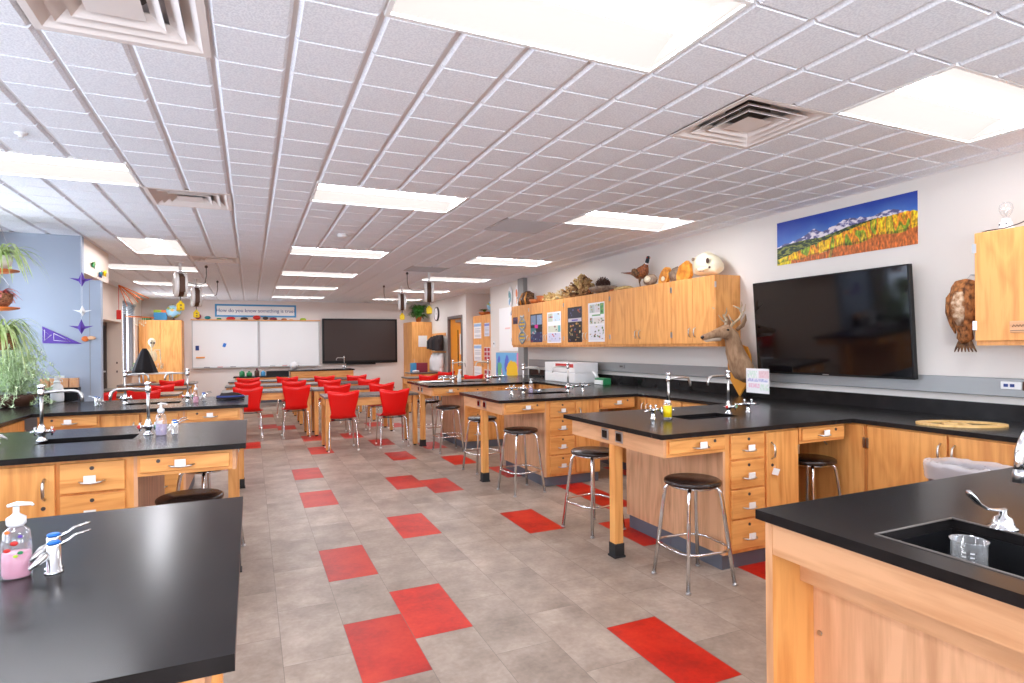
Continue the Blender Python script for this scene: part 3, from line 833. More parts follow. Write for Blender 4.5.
for key, sx, yc, ph in BEN:
    x0 = SX0[sx]
    near, far = ('aisle end', 'wall end')
    if key != 'L1':
        faucet(x0+sx*.555, yc+.03, 0 if sx == 1 else PI, 'chrome tap, %s of sink, %s' % (near, ph))
        faucet(x0+sx*(1.12 if sx == 1 else 1.09), yc+.03, PI if sx == 1 else 0, 'chrome tap, %s of sink, %s' % (far, ph))
    gas(x0+sx*.41, yc+.02, .6 if sx == -1 else .25, 'chrome gas turret, %s of the %s' % (near, ph), T, sx == 1)
    gas(x0+sx*1.31, yc+.02, PI*.9 if sx == -1 else -.2, 'chrome gas turret, %s of the %s' % (far, ph), T, sx == 1)
# wall-end L1 tap lies outside the view; the accessible bench has a goose neck and wrist blade handle
t = thing('gooseneck_faucet', 'chrome gooseneck faucet curving over the front right sink', 'faucet', (2.025, .748, T+.0005))
m = MB(); m.mat('chrome'); m.lathe([(.03, 0), (.03, .006), (.02, .014), (.013, .03)], seg=16); m.build('base', None, t)
m = MB(); m.mat('chrome')
pa = []
for k in range(15):
    a = PI*k/14; pa.append((-.145+.145*math.cos(a), .035-.035*math.cos(a), .235+.12*math.sin(a)))
m.tube([(0, 0, .02), (0, 0, .1)]+pa+[(-.29, .07, .205)], .0105, 12); m.build('spout', None, t)
m = MB(); m.lathe([(.014, 0), (.014, .022), (.012, .03)], (-.29, .07, .183), 12); m.build('aerator', 'steel', t)
t = thing('wrist_blade_handle', 'chrome lever handle on round dome beside the front right sink', 'tap handle', (1.957, .962, T+.0005))
m = MB(); m.mat('chrome'); m.lathe([(.036, 0), (.036, .003), (.028, .006), (.027, .016), (.021, .03), (.010, .037), (.009, .052), (0, .053)], seg=20); m.build('dome', None, t)
m = MB(); m.mat('chrome'); m.tube([(.01, 0, .05), (-.015, .005, .052), (-.045, .015, .056), (-.070, .026, .072), (-.088, .034, .095), (-.094, .037, .108)], [(.006, .009), (.004, .010), (.004, .010), (.004, .014), (.005, .017), (.004, .009)], 10); m.build('lever', None, t)
t = thing('glass_beaker', 'clear glass beaker with white volume marks standing in the sink', 'beaker', (1.775, .952, .7915))
R, Hh = .041, .115
m = MB(); m.mat('glass'); m.lathe([(R, .0), (R, Hh), (R+.004, Hh+.003), (R+.002, Hh+.004), (R-.002, Hh), (R-.002, .003), (0.001, .003)], seg=28); m.build('body', None, t)
m = MB(); m.mat('white')
for k in range(6):
    for q in (0, 1):
        a0 = 3.25+q*.45; z = .035+k*.011
        rr = R+.0006
        for s_ in range(3):
            aa, ab = a0+s_*.08, a0+s_*.08+.07
            m.quad((rr*math.cos(aa), rr*math.sin(aa), z), (rr*math.cos(ab), rr*math.sin(ab), z), (rr*math.cos(ab), rr*math.sin(ab), z+.004), (rr*math.cos(aa), rr*math.sin(aa), z+.004))
m.build('volume_marks', None, t)
# waste bin
t = thing('waste_bin', 'grey waste bin with clear plastic liner before the right cabinets', 'bin', (3.675, 1.95, 0), .0)
m = MB(); m.mat('bin_grey')
def rr(w, d, z, n=24, e=4):
    out = []
    for k in range(n):
        a = 2*PI*k/n; c, s_ = math.cos(a), math.sin(a)
        out.append((w*math.copysign(abs(c)**(2/e), c), d*math.copysign(abs(s_)**(2/e), s_), z))
    return out
m.rings([rr(.11, .16, 0), rr(.125, .20, .72), rr(.132, .207, .72), rr(.132, .207, .74), rr(.118, .193, .74), rr(.105, .15, .02)], True, True); m.build('body', None, t)
m = MB(); m.mat('bag_plastic'); rs = []
for w_, d_, z, j in ((.137, .212, .665, .004), (.139, .214, .70, .004), (.141, .217, .735, .005), (.138, .213, .757, .008), (.122, .197, .764, .008), (.108, .18, .72, .010), (.10, .165, .55, .012), (.085, .14, .3, .01)):
    j *= 2.2
    rs.append([(x*(1+j*5*noise.noise(Vector((x*14, y*14, z*6)))), y*(1+j*5*noise.noise(Vector((y*12, x*12, z*6)))), zz+j*noise.noise(Vector((x*26, y*26, 3)))) for x, y, zz in rr(w_, d_, z, 72)])
m.rings(rs, False, True); m.build('liner', None, t, True)
# wooden oval
t = MB(); t.mat('pine')
n = 40
def ell(a, b, cx, cy, z, n=40): return [(cx+a*math.cos(2*PI*k/n), cy+b*math.sin(2*PI*k/n), z) for k in range(n)]
def ring_plate(m, oa, ob, ia, ib, z0, z1, icx=0):
    m.rings([ell(oa, ob, 0, 0, z0), ell(oa, ob, 0, 0, z1), ell(ia, ib, icx, 0, z1), ell(ia, ib, icx, 0, z0)], False, False, True)
ring_plate(t, .25, .15, .195, .10, 0, .012)
t.box(-.02, .02, -.105, .105, .001, .0125)
t.box(-.10, .0, -.014, .014, .001, .0125)
o = t.build('wooden_ring'); o.location = (4.14, 2.26, T+.001); o.rotation_euler = (0, 0, -.67)
tag(o, 'flat pale wooden ring with crossbars lying on the right wall counter', 'wooden ring')
# ------------------------------------------------------------------ stools
def make_stool():
    t = thing('lab_stool', 'stool', 'stool')
    m = MB(); m.mat('seat_wood'); m.lathe([(.150, .588), (.168, .592), (.172, .602), (.170, .614), (.160, .620), (.0, .621)], seg=32); m.build('seat', None, t)
    m = MB(); m.mat('chrome'); m.lathe([(.135, .574), (.135, .586)], seg=24); m.build('seat_ring', None, t)
    for k in range(4):
        a = PI/4+k*PI/2; c, s_ = math.cos(a), math.sin(a)
        m = MB(); m.mat('chrome')
        m.tube([(c*.10, s_*.10, .578), (c*.145, s_*.145, .574), (c*.162, s_*.162, .55), (c*.172, s_*.172, .50), (c*.238, s_*.238, .012)], .0122, 10); l = m.build('leg', None, t)
        m = MB(); m.lathe([(.014, 0), (.017, .004), (.011, .014)], (c*.24, s_*.24, 0), 10); m.build('leg_glide', 'steel', l)
    m = MB(); m.mat('chrome')
    pts = [(c_*.213, s_*.213, z) for c_, s_, z in ((math.cos(2*PI*k/24), math.sin(2*PI*k/24), .215) for k in range(24))]
    # ring pulled in between the legs
    pts = [(x*(1-.10*math.cos(4*math.atan2(y, x)+0)**2*.0-.16*(.5+.5*math.cos(4*math.atan2(y, x)))), y*(1-.16*(.5+.5*math.cos(4*math.atan2(y, x)))), z) for x, y, z in pts]
    m.tube(pts, .008, 8, closed=True); m.build('foot_ring', None, t)
    return t
ST = [(2.475, 2.85, -.05, 'black topped chrome stool standing in front of the deer head bench'), (2.46, 3.98, .2, 'black topped chrome stool behind the leg of the deer head bench'),
      (2.45, 5.31, .1, 'black topped chrome stool in front of the white box bench'), (2.46, 6.40, .15, 'black topped chrome stool behind the leg of the white box bench'),
      (2.49, 7.80, .0, 'black topped chrome stool at the near side of the farthest right bench'), (2.50, 8.80, .2, 'black topped chrome stool at the far side of the farthest right bench'),
      (3.685, 3.0, 0, 'black topped chrome stool pushed into the knee space near the wall'),
      (-.32, 3.77, .1, 'black topped stool half hidden behind the nearest left worktop'), (-.30, 4.74, .75, 'black topped stool seen under the second left bench')]
S0 = make_stool()
for k, (x, y, r, lb) in enumerate(ST):
    if k == 0: S0.location = (x, y, 0); S0.rotation_euler = (0, 0, r); S0['label'] = lb; S0['group'] = 'lab stools'; cache(S0)
    else: dup(S0, (x, y, 0), r, lb, 'lab stools')

# ------------------------------------------------------------------ student tables and chairs
TW, TD = 1.33, .61
def make_table():
    t = thing('student_table', 'table', 'table')
    m = MB(); m.mat('desktop'); m.box(0, TW, 0, TD, .735, .765, .003); m.build('tabletop', None, t)
    m = MB(); m.mat('oak_x'); m.box(.10, TW-.10, .03, .05, .62, .734); m.box(.10, TW-.10, TD-.05, TD-.03, .62, .734); m.box(.03, .05, .10, TD-.10, .62, .734); m.box(TW-.05, TW-.03, .10, TD-.10, .62, .734); m.build('apron', None, t)
    for x in (.02, TW-.08):
        for y in (.02, TD-.08):
            m = MB(); m.mat('oak_z'); m.box(x, x+.06, y, y+.06, .02, .734); l = m.build('leg', None, t)
            m = MB(); m.cyl((x+.03, y+.03, 0), (x+.03, y+.03, .0195), .022, 10); m.build('leg_glide', 'dark_rubber', l)
    return t
def make_chair():
    t = thing('student_chair', 'chair', 'chair')
    prof = [(-.262, .815, .218), (-.252, .77, .212), (-.236, .71, .200), (-.216, .64, .184), (-.198, .57, .168), (-.184, .51, .162), (-.160, .468, .178), (-.11, .447, .196), (-.03, .438, .208), (.08, .444, .212), (.17, .45, .208), (.215, .442, .198), (.225, .425, .18)]
    m = MB(); m.mat('red_plastic'); rings = []
    n = 12; P_ = [Vector((0, a, b)) for a, b, c in prof]
    for i, (y, z, w_) in enumerate(prof):
        tg = (P_[min(i+1, len(prof)-1)]-P_[max(i-1, 0)]).normalized()
        nr = Vector((0, -tg.z, tg.y))  # points to the back / underside
        nr = Vector((0, tg.z, -tg.y)) if nr.y > 0 and i < 4 else nr
        top, bot = [], []
        bk = max(0, 1-i/6)
        for k in range(n+1):
            u = -1+2*k/n
            x = u*w_
            yy = y+.035*bk*u*u; zz = z+(.052*u*u*max(0, 1-i/3.0))+.014*u*u*(1-bk)-(0.022*abs(u)**12*max(0, 1-i/2.0))
            p = Vector((x, yy, zz)); top.append(p); 
            off = Vector((0, -abs(nr.y), 0)) if i < 5 else (Vector((0, -.6, -.8)) if i < 7 else Vector((0, 0, -1)))
            bot.append(p+off*.007)
        rings.append(top+bot[::-1])
    m.rings(rings, True, True); m.build('shell', None, t)
    for s_ in (-1, 1):
        m = MB(); m.mat('chrome'); m.tube([(s_*.12, -.12, .426), (s_*.165, -.14, .424), (s_*.178, -.155, .40), (s_*.2, -.21, .02), (s_*.2, -.21, .006)], .0105, 8); l = m.build('leg', None, t)
        m = MB(); m.cyl((s_*.2, -.21, 0), (s_*.2, -.21, .02), .014, 8); m.build('leg_glide', 'white', l)
        m = MB(); m.mat('chrome'); m.tube([(s_*.12, .13, .426), (s_*.165, .15, .424), (s_*.178, .165, .40), (s_*.2, .21, .02), (s_*.2, .21, .006)], .0105, 8); l = m.build('leg', None, t)
        m = MB(); m.cyl((s_*.2, .21, 0), (s_*.2, .21, .02), .014, 8); m.build('leg_glide', 'white', l)
    m = MB(); m.mat('frame_dark'); m.box(-.13, .13, -.13, -.10, .418, .43); m.box(-.13, .13, .11, .14, .418, .43); m.box(-.13, -.10, -.10, .11, .418, .43); m.box(.10, .13, -.10, .11, .418, .43); m.build('seat_frame', None, t)
    return t
rowname = ['first', 'second', 'third', 'fourth', 'fifth']
TB = []
for k, y in enumerate((8.44, 10.02, 11.6, 13.18)): TB.append((.92, y, 'wooden student table in the right of the middle blocks, %s row' % rowname[k]))
for k, y in enumerate((10.05, 11.62, 13.18)): TB.append((-.43, y, 'wooden student table in the left of the middle blocks, %s row' % rowname[k]))
for k, y in enumerate((10.15, 11.65, 13.2)): TB.append((-2.33, y, 'wooden student table by the left wall, %s row' % rowname[k]))
TB += [(3.12, 12.6, 'wooden student table by the right wall, near the alcove'), (3.76, 14.9, 'wooden student table in front of the right rear cabinet, with a coloured box')]
T0 = make_table()
for k, (x, y, lb) in enumerate(TB):
    if k == 0: T0.location = (x, y, 0); T0['label'] = lb; T0['group'] = 'student tables'; cache(T0)
    else:
        d_ = dup(T0, (x, y, 0), None, lb, 'student tables')
        if y == 14.9: d_.scale = (.62, 1, 1)
CH = []
for k, (y, a, b) in enumerate(((8.62, 1.17, 1.89), (10.2, 1.29, 2.02), (11.78, 1.36, 2.09), (13.35, 1.43, 2.12))):
    CH.append((a, y, 'red plastic chair, left seat at the %s row of the right middle tables' % rowname[k])); CH.append((b, y, 'red plastic chair, right seat at the %s row of the right middle tables' % rowname[k]))
for k, (y, a, b) in enumerate(((10.22, -.04, .66), (11.8, -.05, .73), (13.36, -.05, .70))):
    CH.append((a, y, 'red plastic chair, left seat at the %s row of the left middle tables' % rowname[k])); CH.append((b, y, 'red plastic chair, right seat at the %s row of the left middle tables' % rowname[k]))
for k, (y, a) in enumerate(((10.3, -1.44), (11.83, -1.42), (13.38, -1.42))): CH.append((a, y, 'red plastic chair at the %s row table by the left wall' % rowname[k]))
CH += [(-2.0, 10.3, 'red plastic chair, inner seat of the first table by the left wall'), (3.5, 12.5, 'red plastic chair pushed up to the table near the alcove'), (4.3, 11.9, 'red plastic chair standing free beyond the farthest right bench'), (4.30, 13.8, 'red plastic chair standing beside the far door')]
C0 = make_chair()
for k, (x, y, lb) in enumerate(CH):
    if k == 0: C0.location = (x, y, 0); C0['label'] = lb; C0['group'] = 'red student chairs'; cache(C0)
    else: dup(C0, (x, y, 0), random.uniform(-.04, .04), lb, 'red student chairs')

# ------------------------------------------------------------------ right wall : television, photograph, cupboards
t = thing('wall_tv', 'large black flat television on the right wall under the landscape picture', 'television', (4.46, 3.513, 1.19))
m = MB(); m.mat('black_plastic'); m.box(0, .045, -.74, .74, 0, .865, .003); b_ = m.build('bezel', None, t)
m = MB(); m.mat('screen'); m.box(-.0012, -.0002, -.727, .727, .018, .853); m.build('screen', None, t)
m = MB(); m.mat('alu'); m.box(-.0015, -.0005, -.03, .03, .006, .012); m.build('badge', None, t)
m = MB(); m.mat('black_plastic'); m.box(.047, .165, -.2, .2, .25, .6); m.build('wall_bracket', None, t)
t.rotation_euler = (0, math.radians(-4.0), 0)
t.location = (4.515, 3.513, 1.165)
def landscape(u, v):
    # v 0 bottom, 1 top
    def cl(*q): return rgb(*[max(0, min(255, x)) for x in q])
    F = lambda a, b, c, o=5: noise.fractal(Vector((a, b, c)), 1, 2, o)
    x = u*9
    peak = .42+.30*u**.6+.12*math.exp(-((u-.56)/.12)**2)+.07*math.exp(-((u-.80)/.07)**2)+.10*math.exp(-((u-.30)/.05)**2)-.10*max(0, u-.88)/.12+.05*F(x*1.6, 3.1, 0)
    if v > peak:
        k = max(0, min(1, (v-peak)/(1-peak+.01))); hz = .06*F(x*.5, v*3, 4)
        return cl(70-44*k+300*hz, 118-62*k+200*hz, 198-40*k)
    dark = .40+.30*u+.02*math.sin(u*12)+.02*F(x*1.2, 9.7, 0)
    if v > dark:
        s_ = F(x*2.2+v*6, v*9-x*1.2, 5)
        if s_ > .12: return cl(236, 230, 236)
        if s_ > -.08: return cl(176+200*s_, 172+200*s_, 206)
        return cl(92, 92, 138)
    aspen = .14+.66*u**1.0+.03*F(x*2.6, 1, 1, 3)
    if v > aspen:
        s_ = F(x*3, v*22, 2)
        return cl(48+70*s_, 70+60*s_, 34) if s_ < .16 else cl(132, 140, 56)
    ground = .03+.30*u+.05*F(x*.8, 7, 1, 3)
    s_ = noise.noise(Vector((x*2.2, v*2, 8))); s2 = F(x*9, v*10, 8, 4)
    if v > ground:
        w = (v-ground)/(aspen-ground+.01)
        if s_ > .10: c = (236, 186, 24)
        elif s_ > -.12: c = (226, 138, 30)
        elif s_ > -.3: c = (132, 158, 34)
        else: c = (206, 180, 40)
        d = 1+.55*s2-(.25 if w < .12 else 0)
        return cl(c[0]*d, c[1]*d, c[2]*d)
    if u < .42 and abs(v-.10-.16*u) < .018+.012*s2: return cl(222, 186, 150)
    c = (196, 104, 44) if s_ > -.2 or u > .5 else (158, 132, 54)
    d = 1+.4*s2
    if u < .12 and v < .14: c = (216, 196, 30)
    return cl(c[0]*d, c[1]*d, c[2]*d)
o = image_plane('landscape_picture', landscape, 0, 1, 0, 1, 420, 130, lambda u, v: Vector((4.622, 4.105-1.30*u, 2.19+.405*v)))
tag(o, 'wide frameless autumn mountain landscape picture above the television', 'picture')

def upper_cab(y0, y1, label, nd, hs=True, x0=4.30, z0=1.42, z1=2.15):
    t = thing('wall_cabinet', label, 'cabinet', (x0, (y0+y1)/2, z0), group='oak wall cabinets')
    h = (y1-y0)/2-.001; H = z1-z0
    m = MB(); m.mat('oak_z'); m.box(.0205, 4.628-x0, -h, h, 0, H); m.build('carcass', None, t)
    doors = []
    wd = 2*h/nd
    for k in range(nd):
        a = -h+k*wd
        m = MB(); m.mat('oak_z'); m.box(0, .02, a+.002, a+wd-.002, .03, H-.002, .003); d = m.build('door', None, t); doors.append(d)
        s_ = 1 if k % 2 == 0 else -1
        if nd == 1: s_ = -1
        ye = a+wd-.04 if s_ == 1 else a+.04
        m = MB(); m.mat('nickel'); m.tube([(0, ye, .10), (-.022, ye, .115), (-.026, ye, .15), (-.022, ye, .185), (0, ye, .20)], [.004, .005, .006, .005, .004], 6); m.build('handle', None, d)
        yh = a+.002 if s_ == 1 else a+wd-.002
        for z in (.10, H-.13):
            m = MB(); m.mat('steel'); m.box(-.005, 0, yh-.012, yh+.012, z, z+.06, .001); m.build('hinge', None, d)
    return t, doors
upper_cab(4.58, 5.27, 'narrow oak wall cabinet under the skull, next to the television', 2)
upper_cab(5.27, 6.50, 'oak wall cabinet under the stuffed pheasant', 2)
upper_cab(6.50, 7.74, 'oak wall cabinet with a dark and a white poster, under the big coral', 2)
upper_cab(7.74, 8.95, 'oak wall cabinet with a black brain poster and a pale poster', 2)
upper_cab(8.95, 9.67, 'end oak wall cabinet with the twisted ladder cutout', 1)
u2, dd = upper_cab(1.262, 2.262, 'oak wall cabinet at the right edge under the light bulb', 2)
t = thing('cabinet_sign', 'small wooden sign on the cabinet at the right edge', 'sign', (4.299, 1.965, 1.535))
B(-.008, 0, -.10, .10, -.036, .036, .003).build('board', 'pale_y', t)
m = MB(); m.mat('brown_dark'); m.tube([(-.009, .085-.008*k, .004+(.009 if k % 2 else -.003)*(1.6 if k in (0, 9) else 1)) for k in range(10)], .0022, 5); m.box(-.0095, -.0082, -.09, .095, -.024, -.021); m.build('lettering', None, t)
# posters on the doors
def poster_fn(seed, bgc, panels, ink):
    rnd = random.Random(seed); spots = []
    for (u0, u1, v0, v1, c, kind) in panels:
        for _ in range(kind): spots.append((rnd.uniform(u0+.03, u1-.03), rnd.uniform(v0+.02, v1-.02), rnd.uniform(.02, .05), rnd.uniform(.01, .045), rnd.uniform(0, 3), rnd.choice(ink), (u0, u1, v0, v1)))
    def f(u, v):
        col = bgc
        for (u0, u1, v0, v1, c, kind) in panels:
            if u0 <= u <= u1 and v0 <= v <= v1: col = c
        for (a, b, r1, r2, th, c, bb) in spots:
            dx, dy = (u-a), (v-b)*2
            x = dx*math.cos(th)+dy*math.sin(th); y = -dx*math.sin(th)+dy*math.cos(th)
            if (x/(r1*1.7))**2+(y/(r2*1.2))**2 < 1: col = c
        return rgb(*col)
    return f
W_ = (240, 240, 242)
def poster(fn, y0, y1, z0, z1, label, name='poster', x=4.2955, nu=40, nv=80):
    o = image_plane(name, fn, 0, 1, 0, 1, nu, nv, lambda u, v: Vector((x, y1-(y1-y0)*u, z0+(z1-z0)*v)), th=.0015)
    return tag(o, label, 'poster', 'posters on the oak doors')
pan_w = [(.08, .40, .74, .96, (190, 200, 196), 4), (.44, .70, .74, .96, (214, 210, 212), 4), (.74, .97, .70, .97, (90, 160, 90), 4), (.08, .3, .46, .62, (200, 206, 204), 4), (.34, .97, .46, .62, (226, 220, 214), 6), (.08, .97, .05, .42, (228, 226, 232), 14), (.25, .75, .655, .69, (120, 170, 120), 0)]
poster(poster_fn(1, W_, pan_w, [(80, 120, 60), (150, 90, 50), (60, 70, 50), (180, 170, 90)]), 6.62, 7.03, 1.49, 2.025, 'white nature poster with green corner, nearest of the door posters')
pan_k = [(.04, .96, .70, .97, (44, 44, 58), 8), (.04, .96, .58, .68, (196, 190, 200), 0), (.04, .52, .42, .56, (22, 20, 24), 6), (.56, .96, .42, .56, (30, 20, 18), 5), (.04, .96, .03, .39, (26, 20, 20), 16), (.3, .7, .61, .645, (90, 80, 170), 0)]
poster(poster_fn(2, (30, 26, 30), pan_k, [(196, 160, 90), (226, 210, 150), (170, 80, 40), (90, 90, 130)]), 7.20, 7.61, 1.49, 2.0, 'dark poster with rows of pale bones, beside the white nature poster')
pan_b = [(.06, .42, .70, .96, (196, 206, 188), 4), (.46, .97, .70, .96, (206, 224, 244), 4), (.06, .94, .34, .56, (214, 216, 196), 6), (.06, .96, .03, .32, (206, 206, 228), 10), (.80, .96, .34, .56, (110, 180, 180), 0)]
poster(poster_fn(3, W_, pan_b, [(200, 60, 70), (60, 60, 90), (120, 120, 160), (196, 190, 150)]), 7.82, 8.27, 1.485, 1.965, 'pale poster with tinted panels, third of the door posters')
pan_c = [(.0, 1, .0, .36, (44, 40, 84), 14), (.05, .45, .62, .95, (130, 150, 180), 3), (.55, .95, .62, .95, (140, 160, 190), 3), (.36, .64, .50, .62, (220, 40, 150), 0), (.0, .45, .30, .5, (60, 120, 130), 5)]
poster(poster_fn(4, (26, 24, 32), pan_c, [(180, 190, 200), (200, 50, 60), (70, 120, 150), (90, 90, 110)]), 8.44, 8.88, 1.50, 1.965, 'black poster with two pale discs and blue red lower half')
# twisted ladder cut-out
m = MB()
yc, z0, z1 = 9.2, 1.49, 1.96
for s_ in (0, PI):
    m.mat('raceway'); pts = [(4.29, yc+.13*math.sin(2.2*PI*k/30+s_), z0+(z1-z0)*k/30) for k in range(31)]
    m.tube(pts, [(.003, .03)]*31, 6, up=(1, 0, 0))
for k in range(1, 16):
    a = 2.2*PI*k/16; z = z0+(z1-z0)*k/16; w_ = .13*math.sin(a)
    m.mat('yellow' if k % 2 else 'sky_blue'); m.box(4.288, 4.292, yc-abs(w_), yc+abs(w_), z-.008, z+.008)
tag(m.build('helix_cutout'), 'grey and yellow twisted ladder cutout on the end cabinet door', 'decoration')
o = image_plane('small_poster', poster_fn(6, (60, 34, 60), [(.1, .9, .55, .9, (90, 60, 100), 3), (.1, .9, .1, .45, (40, 30, 60), 3)], [(200, 120, 90)]), 0, 1, 0, 1, 12, 12, lambda u, v: Vector((4.2975, 9.60-.2*u, 1.83+.12*v)), th=.0015); tag(o, 'small dark maroon picture on the end cabinet door', 'poster')
# white panel and map by the pillar
o = image_plane('white_wall_panel', lambda u, v: rgb(70, 90, 160) if (.62 < u < .95 and .8 < v < .9) else (rgb(250, 190, 180) if (.3 < u < .6 and .5 < v < .53) else rgb(248, 248, 248)), 0, 1, 0, 1, 30, 40, lambda u, v: Vector((4.615, 11.0-.95*u, 1.34+.86*v)), th=.012)
tag(o, 'white marker panel with a small blue picture left of the wall cabinets', 'whiteboard')
def mapfn(u, v):
    a = ((u-.70)/.26)**2+((v-.5)/.30)**2
    if abs(noise.noise(Vector((u*5, v*5, 1))))*.5+a < .95 and u > .42: return rgb(244, 200, 40)
    if ((u-.16)/.10)**2+((v-.5)/.3)**2 < .8+.5*noise.noise(Vector((u*9, v*9, 2))): return rgb(110, 190, 140)
    s_ = noise.noise(Vector((u*6, v*2, 9)))
    if s_ > .32: return rgb(230, 140, 190)
    if v < .14: return rgb(240, 130, 80) if noise.noise(Vector((u*12, v*12, 4))) > 0 else rgb(90, 130, 210)
    if s_ < -.25: return rgb(90, 110, 210)
    return rgb(110, 180, 228)
o = image_plane('painted_map', mapfn, 0, 1, 0, 1, 60, 40, lambda u, v: Vector((4.60, 11.15-1.17*u, .60+.71*v)), th=.012)
tag(o, 'blue painted sea map with yellow island leaning by the counter end', 'picture')
for k, (yy, c1, c2, lb) in enumerate(((10.42, 'teal', 'sky_blue', 'green and blue paper surfboard on the wall above the white panel'), (10.08, 'orange', 'peach', 'orange and cream paper surfboard on the wall next to the grey duct'))):
    m = MB(); m.mat('white')
    m.poly([(4.61, yy+.10*math.cos(2*PI*q/20), 2.40+.20*math.sin(2*PI*q/20)) for q in range(20)], (-1, 0, 0), .006)
    m.mat(c2); m.poly([(4.6035, yy+.03+.022*math.cos(2*PI*q/12), 2.30+.07*math.sin(2*PI*q/12)) for q in range(12)], (-1, 0, 0), .002)
    m.mat(c1); m.poly([(4.6035, yy+.035+.03*math.cos(2*PI*q/12), 2.44+.08*math.sin(2*PI*q/12)) for q in range(12)], (-1, 0, 0), .002); m.poly([(4.6035, yy-.03+.02*math.cos(2*PI*q/12), 2.38+.1*math.sin(2*PI*q/12)) for q in range(12)], (-1, 0, 0), .002)
    tag(m.build('paper_surfboard'), lb, 'decoration', 'paper surfboards')
m = MB(); m.mat('grey_duct'); m.box(4.545, 4.629, 9.685, 9.93, 0, CE-.002, .003); m.box(4.535, 4.545, 9.67, 9.945, 2.32, 2.35)
tag(m.build('wall_duct'), 'grey vertical service duct beside the end wall cabinet', 'duct')
# alcove cabinet
t = thing('tall_cabinet', 'oak cabinet in the alcove covered with notices', 'cabinet', (4.8, 12.4, 0), group='tall oak cabinets')
m = MB(); m.mat('oak_z'); m.box(.0205, .48, -.64, .64, 0, 2.15); m.build('carcass', None, t)
for k in (0, 1):
    m = MB(); m.mat('oak_z'); m.box(0, .02, -.638+.64*k, -.002+.64*k, .08, 2.14, .003); d = m.build('door', None, t)
    m = MB(); m.mat('nickel'); m.tube([(0, -.05+.1*k, 1.0), (-.025, -.05+.1*k, 1.02), (-.025, -.05+.1*k, 1.1), (0, -.05+.1*k, 1.12)], .006, 6); m.build('handle', None, d)
nt_ = [(12.5, 12.98, 1.62, 1.98, W_, (150, 190, 230), 'white notice with a blue heading, topmost on the alcove cabinet'), (12.5, 12.98, 1.10, 1.48, W_, (150, 190, 230), 'white notice with a blue heading, middle of the alcove cabinet'), (12.5, 12.98, .55, .98, W_, (230, 230, 235), 'plain white notice, lowest on the alcove cabinet'),
       (12.0, 12.3, 1.66, 1.96, (220, 226, 244), (130, 150, 220), 'small blue white card on the alcove cabinet'), (11.95, 12.32, 1.13, 1.42, (220, 210, 214), (190, 40, 50), 'red and white squared sheet, upper of two on the alcove cabinet'), (11.95, 12.32, .62, .92, (220, 210, 214), (190, 40, 50), 'red and white squared sheet, lower of two on the alcove cabinet')]
for q, (a, b, c, d, bg, hd, lb) in enumerate(nt_):
    if 'red' in lb: fn = (lambda u, v, bg=bg, hd=hd: rgb(*hd) if (.1 < (u*2) % 1 < .85 and .1 < (v*3) % 1 < .85) else rgb(*bg))
    else: fn = (lambda u, v, bg=bg, hd=hd: rgb(*hd) if .78 < v < .93 else (rgb(190, 190, 196) if (.1 < u < .9 and v < .7 and int(v*30) % 3 == 0) else rgb(*bg)))
    tag(image_plane('notice', fn, 0, 1, 0, 1, 16, 24, lambda u, v: Vector((4.7985, b-(b-a)*u, c+(d-c)*v)), th=.0012), lb, 'notice', 'notices on the alcove cabinet')

# ------------------------------------------------------------------ globe maker
def globe(label, loc, R, rz=0):
    t = thing('globe', label, 'globe', loc, rz)
    m = MB(); m.mat('brown_dark'); m.lathe([(R*.55, 0), (R*.55, .012), (R*.2, .03), (R*.07, .05), (R*.07, R*.35)], seg=18); m.build('stand', None, t)
    m = MB(); m.mat('alu'); zc = R*1.35
    m.tube([(0, (R+.012)*math.sin(a), zc+(R+.012)*math.cos(a)) for a in [PI*k/16 for k in range(17)]], .006, 6); m.build('meridian', None, t)
    bm = bmesh.new(); bmesh.ops.create_uvsphere(bm, u_segments=40, v_segments=24, radius=R)
    lay = bm.loops.layers.float_color.new('Col')
    for f in bm.faces:
        f.smooth = True
        for lp in f.loops:
            p = lp.vert.co.normalized()*1.7; n = noise.fractal(p+Vector((2.2, .4, 1)), 1, 2, 3); q = noise.noise(p*3)
            c = rgb(150, 200, 226) if n < .08 else (rgb(220, 190, 80) if q > .1 else (rgb(110, 170, 90) if q > -.15 else rgb(230, 140, 60)))
            lp[lay] = (*c, 1)
    me = bpy.data.meshes.new('sphere'); bm.to_mesh(me); bm.free(); me.materials.append(M['picture'])
    o = bpy.data.objects.new('ball', me); C.objects.link(o); o.parent = t; o.location = (0, 0, zc)
    return t
globe('blue globe on top of the alcove cabinet', (4.93, 12.12, 2.151), .13)
globe('pale blue globe on top of the left tall cabinet', (-1.72, 16.5, 2.141), .165, .6)
m = MB(); m.mat('rust'); m.lathe([(.06, 0), (.12, .03), (.14, .08), (.13, .085), (.1, .04), (.0, .03)], seg=18); 
t = thing('fruit_basket', 'brown bowl with rusty leaves on the alcove cabinet', 'bowl', (4.97, 12.72, 2.151)); m.build('bowl', None, t)
m = MB(); m.mat('leaf_green')
for k in range(14):
    a = random.uniform(0, 6.3); m.ribbon([(0, 0, .06), (.06*math.cos(a), .06*math.sin(a), .14), (.15*math.cos(a), .15*math.sin(a), .13)], .02)
m.build('leaves', None, t)
